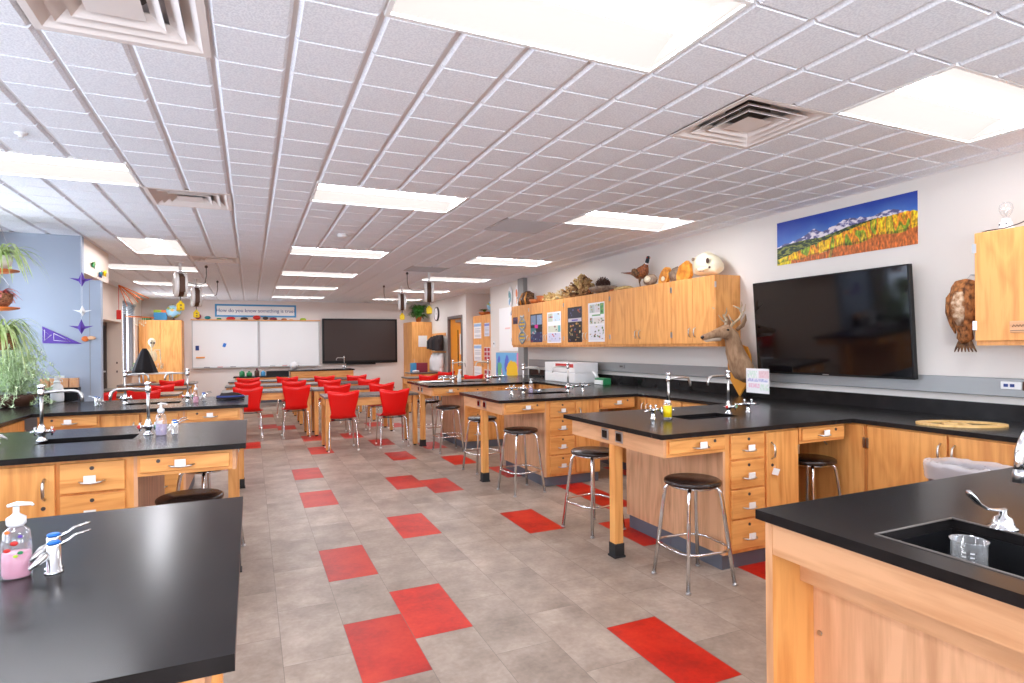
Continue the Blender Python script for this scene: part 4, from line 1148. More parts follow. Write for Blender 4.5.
# ------------------------------------------------------------------ specimens on top of the wall cabinets
ZT = 2.1505
def spec(name, label, cat, m, loc, rz=0, group='specimens on the wall cabinets'):
    o = m.build(name) if isinstance(m, MB) else m
    o.location = loc; o.rotation_euler = (0, 0, rz)
    return tag(o, label, cat, group)
def coral(label, x, y, R, H, mats, seed, n=60, name='coral_specimen'):
    rnd = random.Random(seed); m = MB(); m.mat(mats[0])
    m.ball((0, 0, H*.16), R*.55, 12, 8, (1, 1.1, H*.3/R), jit=.3)
    for k in range(n):
        a = rnd.uniform(0, 2*PI); el = rnd.uniform(.1, 1.5); L = rnd.uniform(.6, 1)
        d = Vector((math.cos(a)*math.cos(el)*R, math.sin(a)*math.cos(el)*R*1.1, math.sin(el)*H))*L
        p1 = d*.45+Vector((0, 0, H*.08)); p2 = d*.8+Vector((rnd.uniform(-1, 1), rnd.uniform(-1, 1), rnd.uniform(0, 1)))*R*.12
        m.mat(rnd.choice(mats)); m.tube([(0, 0, H*.12), p1, p2, d], [R*.12, R*.11, R*.10, R*.07], 6)
        for q in range(3):
            m.ball(tuple(d+Vector((rnd.uniform(-1, 1), rnd.uniform(-1, 1), rnd.uniform(-.6, 1)))*R*.13), R*.10, 6, 4, (1, 1, .6))
    # keep everything above the shelf
    for v in m.bm.verts: v.co.z = max(v.co.z, .001)
    return spec(name, label, 'coral', m, (x, y, ZT))
def cone(label, x, y, R, H, seed, mat='coral_dark'):
    rnd = random.Random(seed); m = MB(); m.mat(mat)
    for i in range(9):
        z = H*(i+.3)/9; r = R*math.sin(PI*(.22+.74*i/9)); n = max(5, int(r/R*11))
        for k in range(n):
            a = 2*PI*k/n+i*.5; m.poly([(r*.25*math.cos(a), r*.25*math.sin(a), z), (r*math.cos(a-.25), r*math.sin(a-.25), z+R*.08), (r*1.08*math.cos(a), r*1.08*math.sin(a), z+R*.2), (r*math.cos(a+.25), r*math.sin(a+.25), z+R*.08)], (0, 0, 1), R*.06)
    m.cyl((0, 0, 0), (0, 0, H*.9), R*.35, 8, R*.15)
    return spec('dried_cone', label, 'cone', m, (x, y, ZT))
cone('dark brown dried cone, at the far end of the cabinet tops', 4.47, 9.57, .08, .12, 3)
# framed carved box shape, dark with yellow bars
m = MB(); m.mat('coral_dark'); m.ball((0, 0, .12), .13, 14, 10, (.8, 1.2, .95), jit=.35, nscale=4); m.mat('amber')
for dy in (-.10, .09): m.tube([(-.09, dy, 0), (-.11, dy*1.1, .12), (-.06, dy*.9, .22)], .013, 6)
for v in m.bm.verts: v.co.z = max(v.co.z, .001)
spec('bark_specimen', 'dark knobbly bark piece with amber edges above the ladder cutout', 'specimen', m, (4.45, 9.3, ZT))
for k, (y, R, H, lb) in enumerate(((9.0, .12, .08, 'low rust coloured dish above the black poster'), (8.74, .11, .12, 'rust coloured bowl between the low dish and the yellow coral'))):
    m = MB(); m.mat('rust'); m.lathe([(R*.5, 0), (R*.85, H*.4), (R, H), (R*.93, H), (R*.75, H*.45), (0, H*.2)], seg=22)
    m.mat('amber'); m.ball((0, 0, H*.6), R*.6, 10, 6, (1, 1, .6), jit=.3)
    spec('pottery_bowl', lb, 'bowl', m, (4.46, y, ZT))
coral('yellowish branching coral next to the rust bowl', 4.46, 8.45, .14, .17, ['coral_yellow', 'coral'], 5, 40)
coral('pale knobbly coral left of the brown coral cluster', 4.46, 8.14, .14, .17, ['coral_yellow', 'bone', 'coral_yellow'], 6, 40)
coral('round brown coral cluster beside the tall coral', 4.46, 7.84, .14, .20, ['coral', 'coral_dark', 'coral_yellow'], 7, 45)
coral('tall spreading tan coral, biggest piece on the cabinets', 4.44, 7.42, .20, .31, ['coral', 'coral', 'coral_yellow', 'coral_dark'], 8, 90)
coral('small dark lump in front of the tall coral', 4.38, 7.14, .08, .13, ['coral_dark', 'rust'], 9, 22)
m = MB(); m.mat('stone'); m.lathe([(.06, 0), (.20, .05), (.23, .09), (.21, .095), (.12, .06), (0, .05)], seg=26, sx=.75, sy=1.1)
spec('stone_dish', 'wide grey stone dish carrying a dark cone', 'dish', m, (4.44, 6.88, ZT))
m_ = cone('upright dark red brown cone standing in the stone dish', 4.46, 6.90, .10, .17, 11, 'brown_dark'); m_.location.z = ZT+.055
m = MB(); m.mat('rust'); m.ball((0, 0, .02), .07, 12, 8, (.8, 1.2, .3), jit=.2); spec('rusty_stone', 'small flat rusty stone right of the stone dish', 'stone', m, (4.44, 6.60, ZT+.0))
m = MB(); m.mat('coral_yellow')
m.ball((0, 0, .025), .13, 16, 8, (.7, 1.3, .22), jit=.25)
for a in range(7): m.tube([(0, 0, .04), (.06*math.cos(a), .14*math.sin(a), .03), (.09*math.cos(a), .19*math.sin(a), .012)], [.012, .01, .006], 6)
for v in m.bm.verts: v.co.z = max(v.co.z, .001)
spec('starfish_specimen', 'flat tan starfish like specimen beneath the pheasant tail', 'specimen', m, (4.42, 6.36, ZT))
# pheasant
t = thing('stuffed_pheasant', 'stuffed pheasant with long tail standing on the wall cabinets', 'stuffed bird', (4.44, 6.03, ZT))
t.scale = (.78, .78, .78)
m = MB(); m.mat('pheasant')
m.tube([(0, .52, .305), (0, .40, .285), (0, .24, .265), (0, .13, .25), (0, .05, .235), (0, -.03, .24), (0, -.10, .275), (0, -.14, .325), (0, -.165, .36), (0, -.18, .385)], [.004, .012, .022, .055, .085, .10, .088, .055, .034, .03], 16)
m.build('body', None, t)
m = MB(); m.mat('coral_dark')
for s_ in (-1, 1): m.ball((s_*.085, .01, .245), .09, 12, 8, (.22, 1.25, .7), mtx=Matrix.Rotation(.35, 3, 'X'))
m.build('wing', None, t)
m = MB(); m.mat('white'); m.tube([(0, -.168, .368), (0, -.180, .382)], .0335, 14); m.build('neck_ring', None, t)
m = MB(); m.mat('pheasant_head'); m.tube([(0, -.18, .384), (0, -.195, .415), (0, -.205, .44)], [.031, .03, .026], 12); m.ball((0, -.212, .452), .034, 12, 8, (.85, 1.1, .9)); m.mat('amber'); m.tube([(0, -.24, .452), (0, -.275, .44)], [.010, .002], 8); m.mat('red'); m.ball((-.026, -.22, .456), .011, 6, 4); m.ball((.026, -.22, .456), .011, 6, 4); m.build('head', None, t)
for s_ in (-1, 1):
    m = MB(); m.mat('coral_dark'); m.tube([(s_*.035, -.01+s_*.04, .20), (s_*.038, .015+s_*.05, .10), (s_*.035, -.01+s_*.05, .012)], [.030, .012, .007], 8)
    for a in (-.5, 0, .5): m.tube([(s_*.035, -.01+s_*.05, .008), (s_*.035+.05*math.sin(a), -.06+s_*.05, .006)], [.006, .004], 6)
    m.build('leg', None, t)
m = MB(); m.mat('stone'); m.lathe([(.07, 0), (.09, .003), (.08, .006)], (0, 0, -.0), 16, sx=.8, sy=1.3); m.build('base', None, t)
# polished stones and shells
t = thing('split_geode', 'round split geode with white centre right of the pheasant', 'stone', (4.42, 5.80, ZT), 0, 'specimens on the wall cabinets')
m = MB(); m.mat('stone'); m.ball((0, 0, .075), .085, 16, 10, (.8, 1.3, .85), jit=.1); m.build('shell', None, t)
m = MB(); m.mat('bone'); m.ball((-.052, -.01, .08), .05, 14, 8, (.5, 1.25, .8)); m.build('crystal_face', None, t)
t = thing('orange_agate', 'orange agate slab with white centre between the geode and grey stone', 'stone', (4.42, 5.55, ZT), 0, 'specimens on the wall cabinets')
t.scale = (.8, .8, .8)
m = MB(); m.mat('amber'); m.poly([(0, .12*math.cos(a)-.02*math.sin(a), .105+.11*math.sin(a)+.05*math.cos(a-2.6)*.9) for a in [2*PI*k/20 for k in range(20)]], (1, 0, .0), .05)
for v in m.bm.verts: v.co.z = max(v.co.z, .001)
m.build('slab', None, t)
m = MB(); m.mat('bone'); m.ball((-.004, .01, .08), .045, 12, 8, (.2, 1, .8)); m.build('crystal_face', None, t)
m = MB(); m.mat('stone'); m.ball((0, 0, .085), .11, 16, 10, (.7, 1.1, .9), jit=.25)
for v in m.bm.verts: v.co.z = max(v.co.z, .001)
spec('grey_stone', 'rough grey stone leaning against the orange slab', 'stone', m, (4.47, 5.36, ZT))
m = MB(); m.mat('amber'); m.poly([(0, .10, .0), (0, -.08, .0), (0, -.125, .05), (0, -.11, .17), (0, -.06, .215), (0, .06, .17), (0, .11, .07)], (1, 0, 0), .04)
spec('amber_slab', 'upright orange amber slab nearest the skull', 'stone', m, (4.38, 5.17, ZT))
# big skull
t = thing('animal_skull', 'large white animal skull on the cabinet beside the television', 'skull', (4.45, 4.82, ZT), 0)
t.scale = (.93, .88, 1.0)
m = MB(); m.mat('bone')
m.tube([(-.02, .18, .045), (-.01, .16, .10), (0, .11, .14), (0, .04, .15), (0, -.05, .125), (0, -.13, .085), (0, -.165, .06)], [(.05, .06), (.095, .09), (.125, .115), (.13, .125), (.105, .11), (.07, .08), (.03, .05)], 20, up=(0, 0, 1))
m.ball((-.07, .17, .20), .035, 10, 8, (1, 1, .9)); m.ball((-.10, .02, .085), .05, 12, 8, (.5, 2.1, .45))
for v in m.bm.verts: v.co.z = max(v.co.z, .001)
m.build('cranium', None, t)
m = MB(); m.mat('brown_dark'); m.ball((-.102, -.075, .165), .020, 10, 8, (.5, 1.2, 1.5)); m.ball((-.088, -.09, .095), .015, 10, 8, (.6, 1.2, .9)); m.build('eye_socket', None, t)
m = MB(); m.mat('stone'); m.lathe([(.02, -.008), (.02, .008), (.012, .009)], (-.103, .17, .205), 12, 'x'); m.mat('feather_pale'); m.tube([(-.123, .10, .10), (-.13, .04, .065), (-.122, -.04, .06)], [.005, .006, .004], 6); m.build('suture', None, t)
# items on the right edge cabinet
t = thing('light_bulb_model', 'clear light bulb in a white base on the right edge cabinet', 'light bulb', (4.40, 2.13, ZT), 0)
m = MB(); m.mat('white_gloss'); m.lathe([(.055, 0), (.055, .012), (.04, .02), (.036, .05), (.026, .056), (.026, .075)], seg=18); m.build('base', None, t)
m = MB(); m.mat('frame_dark')
for y in (-.018, .018): m.ball((-.037, y, .038), .005, 6, 4)
m.build('terminal', None, t)
m = MB(); m.mat('clear_plastic'); m.lathe([(.014, .075), (.016, .09), (.032, .115), (.038, .14), (.033, .165), (.018, .18), (0, .183)], seg=20); m.build('glass_bulb', None, t)
m = MB(); m.mat('steel'); m.tube([(0, 0, .09), (0, -.012, .13), (0, 0, .142), (0, .012, .13), (0, 0, .09)], .0015, 5); m.build('filament', None, t)
m = MB(); m.mat('frame_dark'); m.tube([(4.34, 2.235, ZT+.004), (4.335, 2.20, ZT+.008), (4.325, 2.10, ZT+.006), (4.33, 2.03, ZT+.02), (4.34, 1.98, ZT+.04)], .0035, 6)
m.ball((4.35, 1.97, ZT+.04), .022, 8, 6, jit=.5)
tag(m.build('thin_cable'), 'thin dark wire curling along the top of the right edge cabinet', 'cord')
m = MB(); m.mat('pale_y'); m.poly([(4.42, 2.03, ZT+.03), (4.42, 1.60, ZT+.02), (4.42, 1.60, ZT+.25), (4.42, 1.80, ZT+.28), (4.42, 2.0, ZT+.12)], (1, 0, 0), .03)
for v in m.bm.verts: v.co.z -= .02
tag(m.build('wooden_cutout'), 'angular wooden board propped on the right edge cabinet', 'wooden board')

# ------------------------------------------------------------------ deer head, bird pelt, card
t = thing('deer_head_mount', 'mounted deer head with antlers on an orange wood shield', 'deer head', (4.53, 4.46, .915))
m = MB(); m.mat('plaque_wood'); 
out = [(0, .0), (.06, .08), (.13, .17), (.155, .30), (.14, .42), (.10, .50), (0, .53)]
pts = [(0, y+.05, z) for y, z in out]+[(0, -y+.05, z) for y, z in out[-2:0:-1]]
m.poly(pts, (1, 0, 0), .022); m.build('shield', None, t)
m = MB(); m.mat('deer_fur')
# neck and head: one continuous surface from the shield to the nose
P_ = [(-.002, -.05, .24), (-.03, -.045, .25), (-.06, -.03, .31), (-.085, -.015, .39), (-.108, 0, .47), (-.125, 0, .55), (-.15, 0, .61), (-.20, 0, .645), (-.26, 0, .645), (-.32, 0, .635), (-.38, 0, .622), (-.44, 0, .608), (-.485, 0, .597), (-.512, 0, .590), (-.522, 0, .587)]
R_ = [(.14, .10), (.15, .105), (.145, .105), (.128, .094), (.114, .084), (.09, .072), (.088, .070), (.080, .068), (.070, .062), (.056, .048), (.043, .037), (.036, .032), (.033, .031), (.024, .024), (.008, .008)]
m.tube(P_, R_, 22, up=(-1, 0, .3))
m.ball((-.21, 0, .70), .045, 12, 8, (1.3, 1, .5))
for s_ in (-1, 1): m.ball((-.245, s_*.052, .668), .024, 10, 6, (1.3, .5, .7))
h = m.build('head', None, t)
m = MB(); m.mat('screen')
for s_ in (-1, 1): m.ball((-.250, s_*.061, .666), .0155, 10, 6, (1.2, .7, .8))
m.build('eye', None, t)
m = MB(); m.mat('screen'); m.ball((-.517, 0, .597), .022, 12, 8, (.55, 1.1, .8)); m.build('nose', None, t)
m = MB(); m.mat('deer_pale'); m.tube([(-.30, 0, .587), (-.40, 0, .580), (-.47, 0, .570), (-.495, 0, .570)], [.03, .024, .02, .008], 12); m.build('chin', None, t)
for s_ in (-1, 1):
    m = MB(); m.mat('deer_fur')
    m.tube([(-.135, s_*.055, .665), (-.10, s_*.095, .71), (-.085, s_*.115, .765), (-.085, s_*.125, .82)], [(.020, .012), (.042, .012), (.036, .010), (.004, .003)], 10, up=(-1, 0, 0)); m.build('ear', None, t)
    m = MB(); m.mat('antler')
    m.tube([(-.185, s_*.03, .70), (-.165, s_*.055, .74), (-.125, s_*.09, .78), (-.135, s_*.13, .83), (-.19, s_*.15, .875), (-.26, s_*.14, .90)], [.016, .014, .013, .012, .009, .004], 8)
    m.tube([(-.165, s_*.055, .745), (-.21, s_*.06, .77), (-.25, s_*.065, .82)], [.010, .007, .003], 8)
    m.tube([(-.13, s_*.11, .81), (-.09, s_*.12, .86), (-.085, s_*.125, .92)], [.010, .007, .002], 8)
    m.tube([(-.17, s_*.145, .86), (-.16, s_*.155, .91), (-.175, s_*.16, .95)], [.009, .006, .002], 8)
    m.build('antler', None, t)
# card hanging below the tv
def cardfn(u, v):
    n = noise.noise(Vector((u*30, v*8, 0)))
    if .62 < v < .92 and .06 < u < .50 and n > -.1: return rgb(214, 232, 218)
    if .62 < v < .92 and u > .55: return rgb(236, 206, 210) if n > -.2 else rgb(226, 186, 192)
    if .45 < v < .6 and .08 < u < .95: return rgb(176, 180, 216) if n > -.05 else rgb(226, 220, 236)
    if .2 < v < .38 and .1 < u < .6: return rgb(236, 190, 206) if n > -.05 else rgb(240, 226, 234)
    if .1 < v < .38 and u > .6: return rgb(214, 230, 214) if n > 0 else rgb(236, 238, 236)
    return rgb(244, 242, 243)
o = image_plane('message_card', cardfn, 0, 1, 0, 1, 60, 40, lambda u, v: Vector((4.36, 4.25-.272*u, .978+.232*v)), th=.004)
tag(o, 'white card with faint coloured handwriting in front of the deer neck', 'card')
# bird pelt
t = thing('stuffed_owl', 'brown feathered bird hanging head down on the wall by the cabinet', 'stuffed bird', (4.50, 2.415, 1.415))
t.scale = (.88, .88, .88)
m = MB(); m.mat('feather')
m.tube([(0, 0, .515), (-.01, 0, .50), (-.02, 0, .46), (-.03, 0, .38), (-.035, 0, .28), (-.03, 0, .18), (-.02, 0, .11), (-.02, 0, .06), (-.02, 0, .02)], [(.02, .03), (.05, .075), (.065, .095), (.08, .10), (.08, .095), (.06, .07), (.045, .05), (.05, .055), (.02, .025)], 18)
for v in m.bm.verts:
    n_ = noise.noise(v.co*28); v.co += Vector((n_, n_*.8, n_*.4))*.008
m.build('body', None, t)
for s_ in (-1, 1):
    m = MB(); m.mat('feather')
    m.tube([(.0, s_*.07, .46), (-.02, s_*.105, .38), (-.01, s_*.115, .27), (.0, s_*.10, .17), (.01, s_*.085, .10)], [(.02, .02), (.03, .035), (.03, .03), (.02, .022), (.006, .01)], 12); 
    m.build('wing', None, t)
m = MB(); m.mat('feather_pale')
m.tube([(-.1, 0, .42), (-.112, 0, .34), (-.108, 0, .24), (-.085, 0, .16)], [(.01, .03), (.012, .05), (.012, .045), (.008, .02)], 12, up=(-1, 0, 0)); m.build('breast', None, t)
m = MB(); m.mat('coral_dark')
for k in range(-3, 4): m.tube([(-.02, k*.012, .05), (-.025, k*.02, -.01), (-.02, k*.026, -.045)], [(.006, .010), (.004, .010), (.002, .004)], 6)
m.build('tail', None, t)
m = MB(); m.mat('steel'); m.cyl((.12, 0, .56), (.06, 0, .56), .005, 8); m.tube([(.06, 0, .56), (.0, 0, .515)], .002, 6); m.build('hook', None, t)

# ------------------------------------------------------------------ ceiling cord reels
def make_reel():
    t = thing('cord_reel', 'reel', 'cord reel')
    m = MB(); m.mat('white_gloss')
    m.lathe([(.08, -.082), (.165, -.075), (.175, -.06), (.175, -.035), (.155, -.035), (.155, .035), (.175, .035), (.175, .06), (.165, .075), (.08, .082), (.0, .082)], (0, 0, 0), 28, 'x'); m.build('housing', None, t)
    m = MB(); m.mat('brown_dark'); m.lathe([(.156, -.0345), (.170, -.03), (.170, .03), (.156, .0345)], (0, 0, 0), 24, 'x'); m.build('cord_winding', None, t)
    m = MB(); m.mat('brown_dark'); m.box(-.034, .034, -.180, -.171, -.11, .11, .003); m.build('slot', None, t)
    m = MB(); m.mat('white'); m.box(-.05, .05, -.05, .05, CE-2.36-.012, CE-2.36-.002); m.cyl((0, 0, .178), (0, 0, CE-2.36-.012), .018, 10); m.build('bracket', None, t)
    m = MB(); m.mat('frame_dark'); m.tube([(0, .0, -.17), (.0, 0, -.24)], .006, 6); m.build('pendant_cord', None, t)
    m = MB(); m.mat('yellow'); m.box(-.048, .048, -.036, .036, -.365, -.26, .012); o = m.build('outlet_box', None, t)
    m = MB(); m.mat('yellow'); m.lathe([(.035, -.26), (.02, -.235), (.012, -.225)], seg=12); m.build('strain_relief', None, o)
    for z in (-.29, -.335):
        m = MB(); m.box(-.012, .012, -.0375, -.0362, z-.008, z+.008); m.build('socket', 'frame_dark', o)
    m = MB(); m.mat('frame_dark'); m.tube([(.07, 0, .05), (.15, 0, .03), (.26, .05, .02), (.34, .1, .06), (.36, .12, .16), (.36, .12, CE-2.36-.015)], .006, 6); m.ball((.36, .12, .30), .022, 8, 6); m.build('supply_cord', None, t)
    return t
RL = [(-.915, 9.6, .25, 'white ceiling cord reel with yellow socket box, nearer of the left pair'), (-.875, 11.75, .2, 'white ceiling cord reel with yellow socket box, farther of the left pair'),
      (2.752, 9.6, -.25, 'white ceiling cord reel with yellow socket box, nearer of the right pair'), (2.828, 11.85, -.2, 'white ceiling cord reel with yellow socket box, farther of the right pair')]
R0 = make_reel()
for k, (x, y, r, lb) in enumerate(RL):
    if k == 0: R0.location = (x, y, 2.36); R0.rotation_euler = (0, 0, r); R0['label'] = lb; R0['group'] = 'ceiling cord reels'; cache(R0)
    else: dup(R0, (x, y, 2.36), r if x < 0 else r+PI, lb, 'ceiling cord reels')

# ------------------------------------------------------------------ back wall
def whiteboard(x0, x1, label):
    t = thing('whiteboard', label, 'whiteboard', ((x0+x1)/2, YB-.002, .95), group='whiteboards on the far wall')
    h = (x1-x0)/2
    m = MB(); m.mat('whiteboard'); m.box(-h+.02, h-.02, -.02, 0, .02, 1.19); m.build('panel', None, t)
    m = MB(); m.mat('alu'); m.box(-h, -h+.02, -.03, 0, 0, 1.21); m.box(h-.02, h, -.03, 0, 0, 1.21); m.box(-h+.02, h-.02, -.03, 0, 1.19, 1.21); m.box(-h+.02, h-.02, -.03, 0, 0, .02); m.build('frame', None, t)
    m = MB(); m.mat('alu'); m.box(-h, h, -.10, -.031, -.005, .012); m.build('pen_tray', None, t)
    for k, (x, c) in enumerate(((-.5, 'frame_dark'), (-.2, 'red'), (.1, 'frame_dark'))):
        m = MB(); m.cyl((x, -.06, .02), (x+.13, -.06, .02), .008, 8); m.build('marker', c, t)
    return t
whiteboard(-1.36, .185, 'left whiteboard with blue magnets on the far wall'); whiteboard(.205, 1.715, 'right whiteboard next to the dark display on the far wall')
m = MB(); m.mat('oak_x'); m.box(-1.38, 1.74, YB-.07, YB-.002, 2.165, 2.19); tag(m.build('display_rail'), 'narrow oak rail above the whiteboards', 'shelf')
wb = [(-1.216, 'maroon', .07, 'ring'), (-1.0, 'teal', .06, 'ball'), (-.74, 'green', .05, 'flat'), (-.47, 'red', .09, 'flat'), (-.15, 'brown_dark', .08, 'flat'), (.15, 'red', .08, 'ball'), (.36, 'frame_dark', .06, 'ball'), (.55, 'maroon', .08, 'flat'), (.82, 'rust', .06, 'flat'), (1.0, 'peach', .04, 'flat'), (1.3, 'lime', .07, 'flat')]
cn = {'maroon': 'dark maroon', 'teal': 'teal', 'green': 'pale green', 'red': 'bright red', 'brown_dark': 'dark brown', 'frame_dark': 'charcoal', 'rust': 'rusty orange', 'peach': 'small peach', 'lime': 'lime green'}
for k, (x, c, r, kd) in enumerate(wb):
    m = MB(); m.mat(c)
    if kd == 'ring': m.tube([(r*.8*math.cos(a), 0, r*.8+r*.25+r*.8*math.sin(a)) for a in [2*PI*q/16 for q in range(16)]], r*.25, 8, closed=True)
    elif kd == 'ball': m.ball((0, 0, r*.72), r, 14, 8, (1.2, .45, .72))
    else: m.lathe([(r*.9, 0), (r, r*.3), (r*.7, r*.7), (0, r*.8)], seg=16, sx=1.2, sy=.4)
    o = m.build('cap_model' if kd != 'ring' else 'ring_model'); o.location = (x, YB-.037, 2.191)
    nb = wb[k-1][1] if k else None
    tag(o, '%s %s model above the %s%s' % (cn[c], {'ring': 'ring', 'ball': 'domed', 'flat': 'flat'}[kd], 'left whiteboard' if x < .19 else 'right whiteboard', ', beside the %s one' % cn[nb] if nb else ''), 'model', 'small models on the rail')
for x, z, c, w_, h_, lb in ((-1.24, 1.46, 'navy', .04, .06, 'blue eraser magnet near the left edge of the whiteboard'), (-.62, 1.53, 'blue_cap', .035, .05, 'tilted blue magnet in the middle of the left whiteboard')):
    o = B(-w_, w_, -.012, 0, -h_, h_, .004).build('magnet', c); o.location = (x, YB-.0225, z); o.rotation_euler = (0, .3 if w_ < .04 else 0, 0); tag(o, lb, 'magnet')
o = B(-.10, .10, -.03, 0, -.02, .02, .004).build('board_eraser', 'oak_x'); o.location = (-1.17, YB-.0225, 1.22); tag(o, 'wooden board eraser low on the left whiteboard', 'eraser')
t = thing('wall_banner', 'blue bordered banner asking how do you know something is true', 'banner', (.145, YB-.002, 2.26))
B(-.98, .98, -.008, 0, 0, .33).build('border', 'sky_blue', t); B(-.935, .935, -.0095, -.0082, .045, .285).build('field', 'paper', t)
text('How do you know something is true?', .125, 'navy', (0, -.0105, .165), (PI/2, 0, 0), t)
t = thing('wall_display', 'large dark flat display on the far wall', 'television', (2.815, YB-.04, 1.0), 0)
B(-1.03, 1.03, -.06, 0, 0, 1.24, .01).build('bezel', 'black_plastic', t); B(-.975, .975, -.0625, -.0605, .075, 1.19).build('screen', 'screen_back', t); B(-.4, .4, -.10, -.02, -.04, -.002).build('sound_bar', 'black_plastic', t)
B(-.3, .3, 0, .038, .4, .8).build('bracket', 'steel', t)
# tall cabinets
def tall(name, label, x0, x1, y0, y1, z, nd, side_pale=False):
    t = thing('tall_cabinet', label, 'cabinet', ((x0+x1)/2, y0, 0), 0, 'tall oak cabinets')
    h = (x1-x0)/2
    m = MB(); m.mat('oak_z'); m.box(-h, h, .0205, y1-y0, 0, z); m.build('carcass', None, t)
    w_ = 2*h/nd
    for k in range(nd):
        m = MB(); m.mat('oak_z'); m.box(-h+k*w_+.002, -h+(k+1)*w_-.002, 0, .02, .08, z-.005, .003); d = m.build('door', None, t)
        xh = -h+(k+1)*w_-.05 if k == 0 and nd > 1 else -h+k*w_+.05
        m = MB(); m.mat('nickel'); m.tube([(xh, 0, 1.0), (xh, -.025, 1.015), (xh, -.025, 1.09), (xh, 0, 1.105)], .006, 6); m.build('handle', None, d)
    return t
tall('a', 'tall two door oak cabinet in the far left corner', -2.42, -1.53, 16.24, 16.83, 2.14, 2)
tall('b', 'tall oak cabinet with a plant on top in the far right corner', 4.05, 4.615, 15.85, 16.83, 2.128, 1)
o = B(-.125, .125, -.002, 0, -.155, .155).build('notice_sheet', 'paper'); o.location = (4.352, 15.848, 1.592); tag(o, 'white sheet of paper taped to the far right tall cabinet', 'notice')
def bush(name, label, loc, R, n, mat, pot=True, up=.6, L=(.6, 1), w_=.02, sag=.5, cat='plant', seed=1, group=None, potmat='terracotta', poth=.14, potr=.09):
    rnd = random.Random(seed); t = thing(name, label, cat, loc, 0, group)
    if pot:
        m = MB(); m.mat(potmat); m.lathe([(potr*.7, 0), (potr, poth), (potr*1.08, poth), (potr*1.08, poth+.015), (potr*.9, poth+.015), (potr*.85, poth-.02), (0, poth-.03)], seg=18); m.build('pot', None, t)
    z0 = poth-.02 if pot else 0
    m = MB(); m.mat(mat)
    for k in range(n):
        a = rnd.uniform(0, 2*PI); l = R*rnd.uniform(*L); e = rnd.uniform(.15, 1)*up*R
        dx, dy = math.cos(a), math.sin(a)
        s_ = sag*R*rnd.uniform(.3, 1.2)
        pts = []
        for q in range(6):
            f = q/5; pts.append((dx*l*f, dy*l*f, z0+e*math.sin(f*PI*.62)*1.2-s_*f*f))
        m.ribbon(pts, w_*rnd.uniform(.7, 1.2))
    m.build('foliage', None, t)
    return t
bush('potted_plant', 'bushy green plant on top of the far right tall cabinet', (4.33, 16.2, 2.129), .34, 170, 'leaf_green', True, 1.0, (.3, 1), .035, .25, seed=4)
# rear demonstration desk and low bench
t = thing('demonstration_desk', 'oak demonstration desk with dark top under the display', 'desk', (1.66, 15.5, 0))
B(-.79, .79, 0, .7, .855, .885, .003).build('desktop', 'epoxy', t); B(-.76, .76, .03, .05, .0, .854).build('front_panel', 'oak_x', t)
for x in (-.76, .74): B(x, x+.02, .051, .67, 0, .854).build('side_panel', 'oak_z', t)
faucet(2.22, 15.75, PI, 'small chrome lab faucet on the demonstration desk', .8855)
t = thing('low_bench', 'low dark topped bench with bottles before the left whiteboard', 'bench', (.25, 15.5, 0))
B(-.64, .61, 0, .5, .73, .76, .003).build('benchtop', 'epoxy', t); B(-.6, .58, .02, .04, .2, .729).build('front_panel', 'oak_x', t)
for x in (-.6, .54):
    for y in (.05, .44): B(x, x+.04, y, y+.04, 0, .729).build('leg', 'oak_z', t)
def bottle(name, label, loc, R, H, body, cap, cat='bottle', neck=.3, capm=None):
    t = thing(name, label, cat, loc)
    m = MB(); m.mat(body); m.lathe([(R*.9, 0), (R, R*.2), (R, H*.6), (R*.8, H*.7), (R*neck, H*.8), (R*neck, H*.86)], seg=18); m.build('body', None, t)
    m = MB(); m.mat(cap); m.lathe([(R*neck*1.25, H*.84), (R*neck*1.25, H), (R*neck, H*1.01)], seg=14); m.build('cap', None, t)
    return t
bottle('chemical_bottle', 'green bottle at the left end of the low bench', (-.20, 15.62, .7605), .06, .17, 'green', 'white')
bottle('chemical_bottle', 'squat green tub beside the green bottle on the low bench', (-.04, 15.66, .7605), .065, .13, 'green', 'green')
bottle('chemical_bottle', 'dark red bottle on the low bench', (.13, 15.62, .7605), .055, .19, 'brown_dark', 'maroon')
bottle('chemical_bottle', 'light blue bottle on the low bench', (.27, 15.62, .7605), .055, .15, 'sky_blue', 'white')
m = MB(); m.mat('black_plastic'); m.box(-.26, .26, 0, .3, 0, .012); m.box(-.26, .26, 0, .012, .012, .11); m.box(-.26, .26, .288, .3, .012, .11); m.box(-.26, -.248, .012, .288, .012, .11); m.box(.248, .26, .012, .288, .012, .11)
t = thing('storage_tray', 'black storage tray on the low bench', 'tray', (.60, 15.58, .7605)); m.build('tray', None, t)
for k, (x, c) in enumerate(((-.15, 'yellow'), (-.02, 'white'), (.1, 'raceway'))):
    m = MB(); m.mat(c); m.ball((0, 0, .03), .04, 10, 6, (1.2, 1, .7)); o = m.build('small_tool'); o.location = (.60+x, 15.70, .776); tag(o, 'small %s item inside the black tray' % {'yellow': 'yellow', 'white': 'white', 'raceway': 'grey'}[c], 'tool')
m = MB(); m.mat('white_cloth'); m.ball((0, 0, .1), .12, 14, 10, (.8, .8, .85), jit=.35)
for v in m.bm.verts: v.co.z = max(v.co.z, .001)
o = m.build('plastic_bag'); o.location = (.755, 15.72-.05, .873-.001); 
o.location = (.99, 15.75, .8865); tag(o, 'crumpled white bag at the left end of the demonstration desk', 'bag')
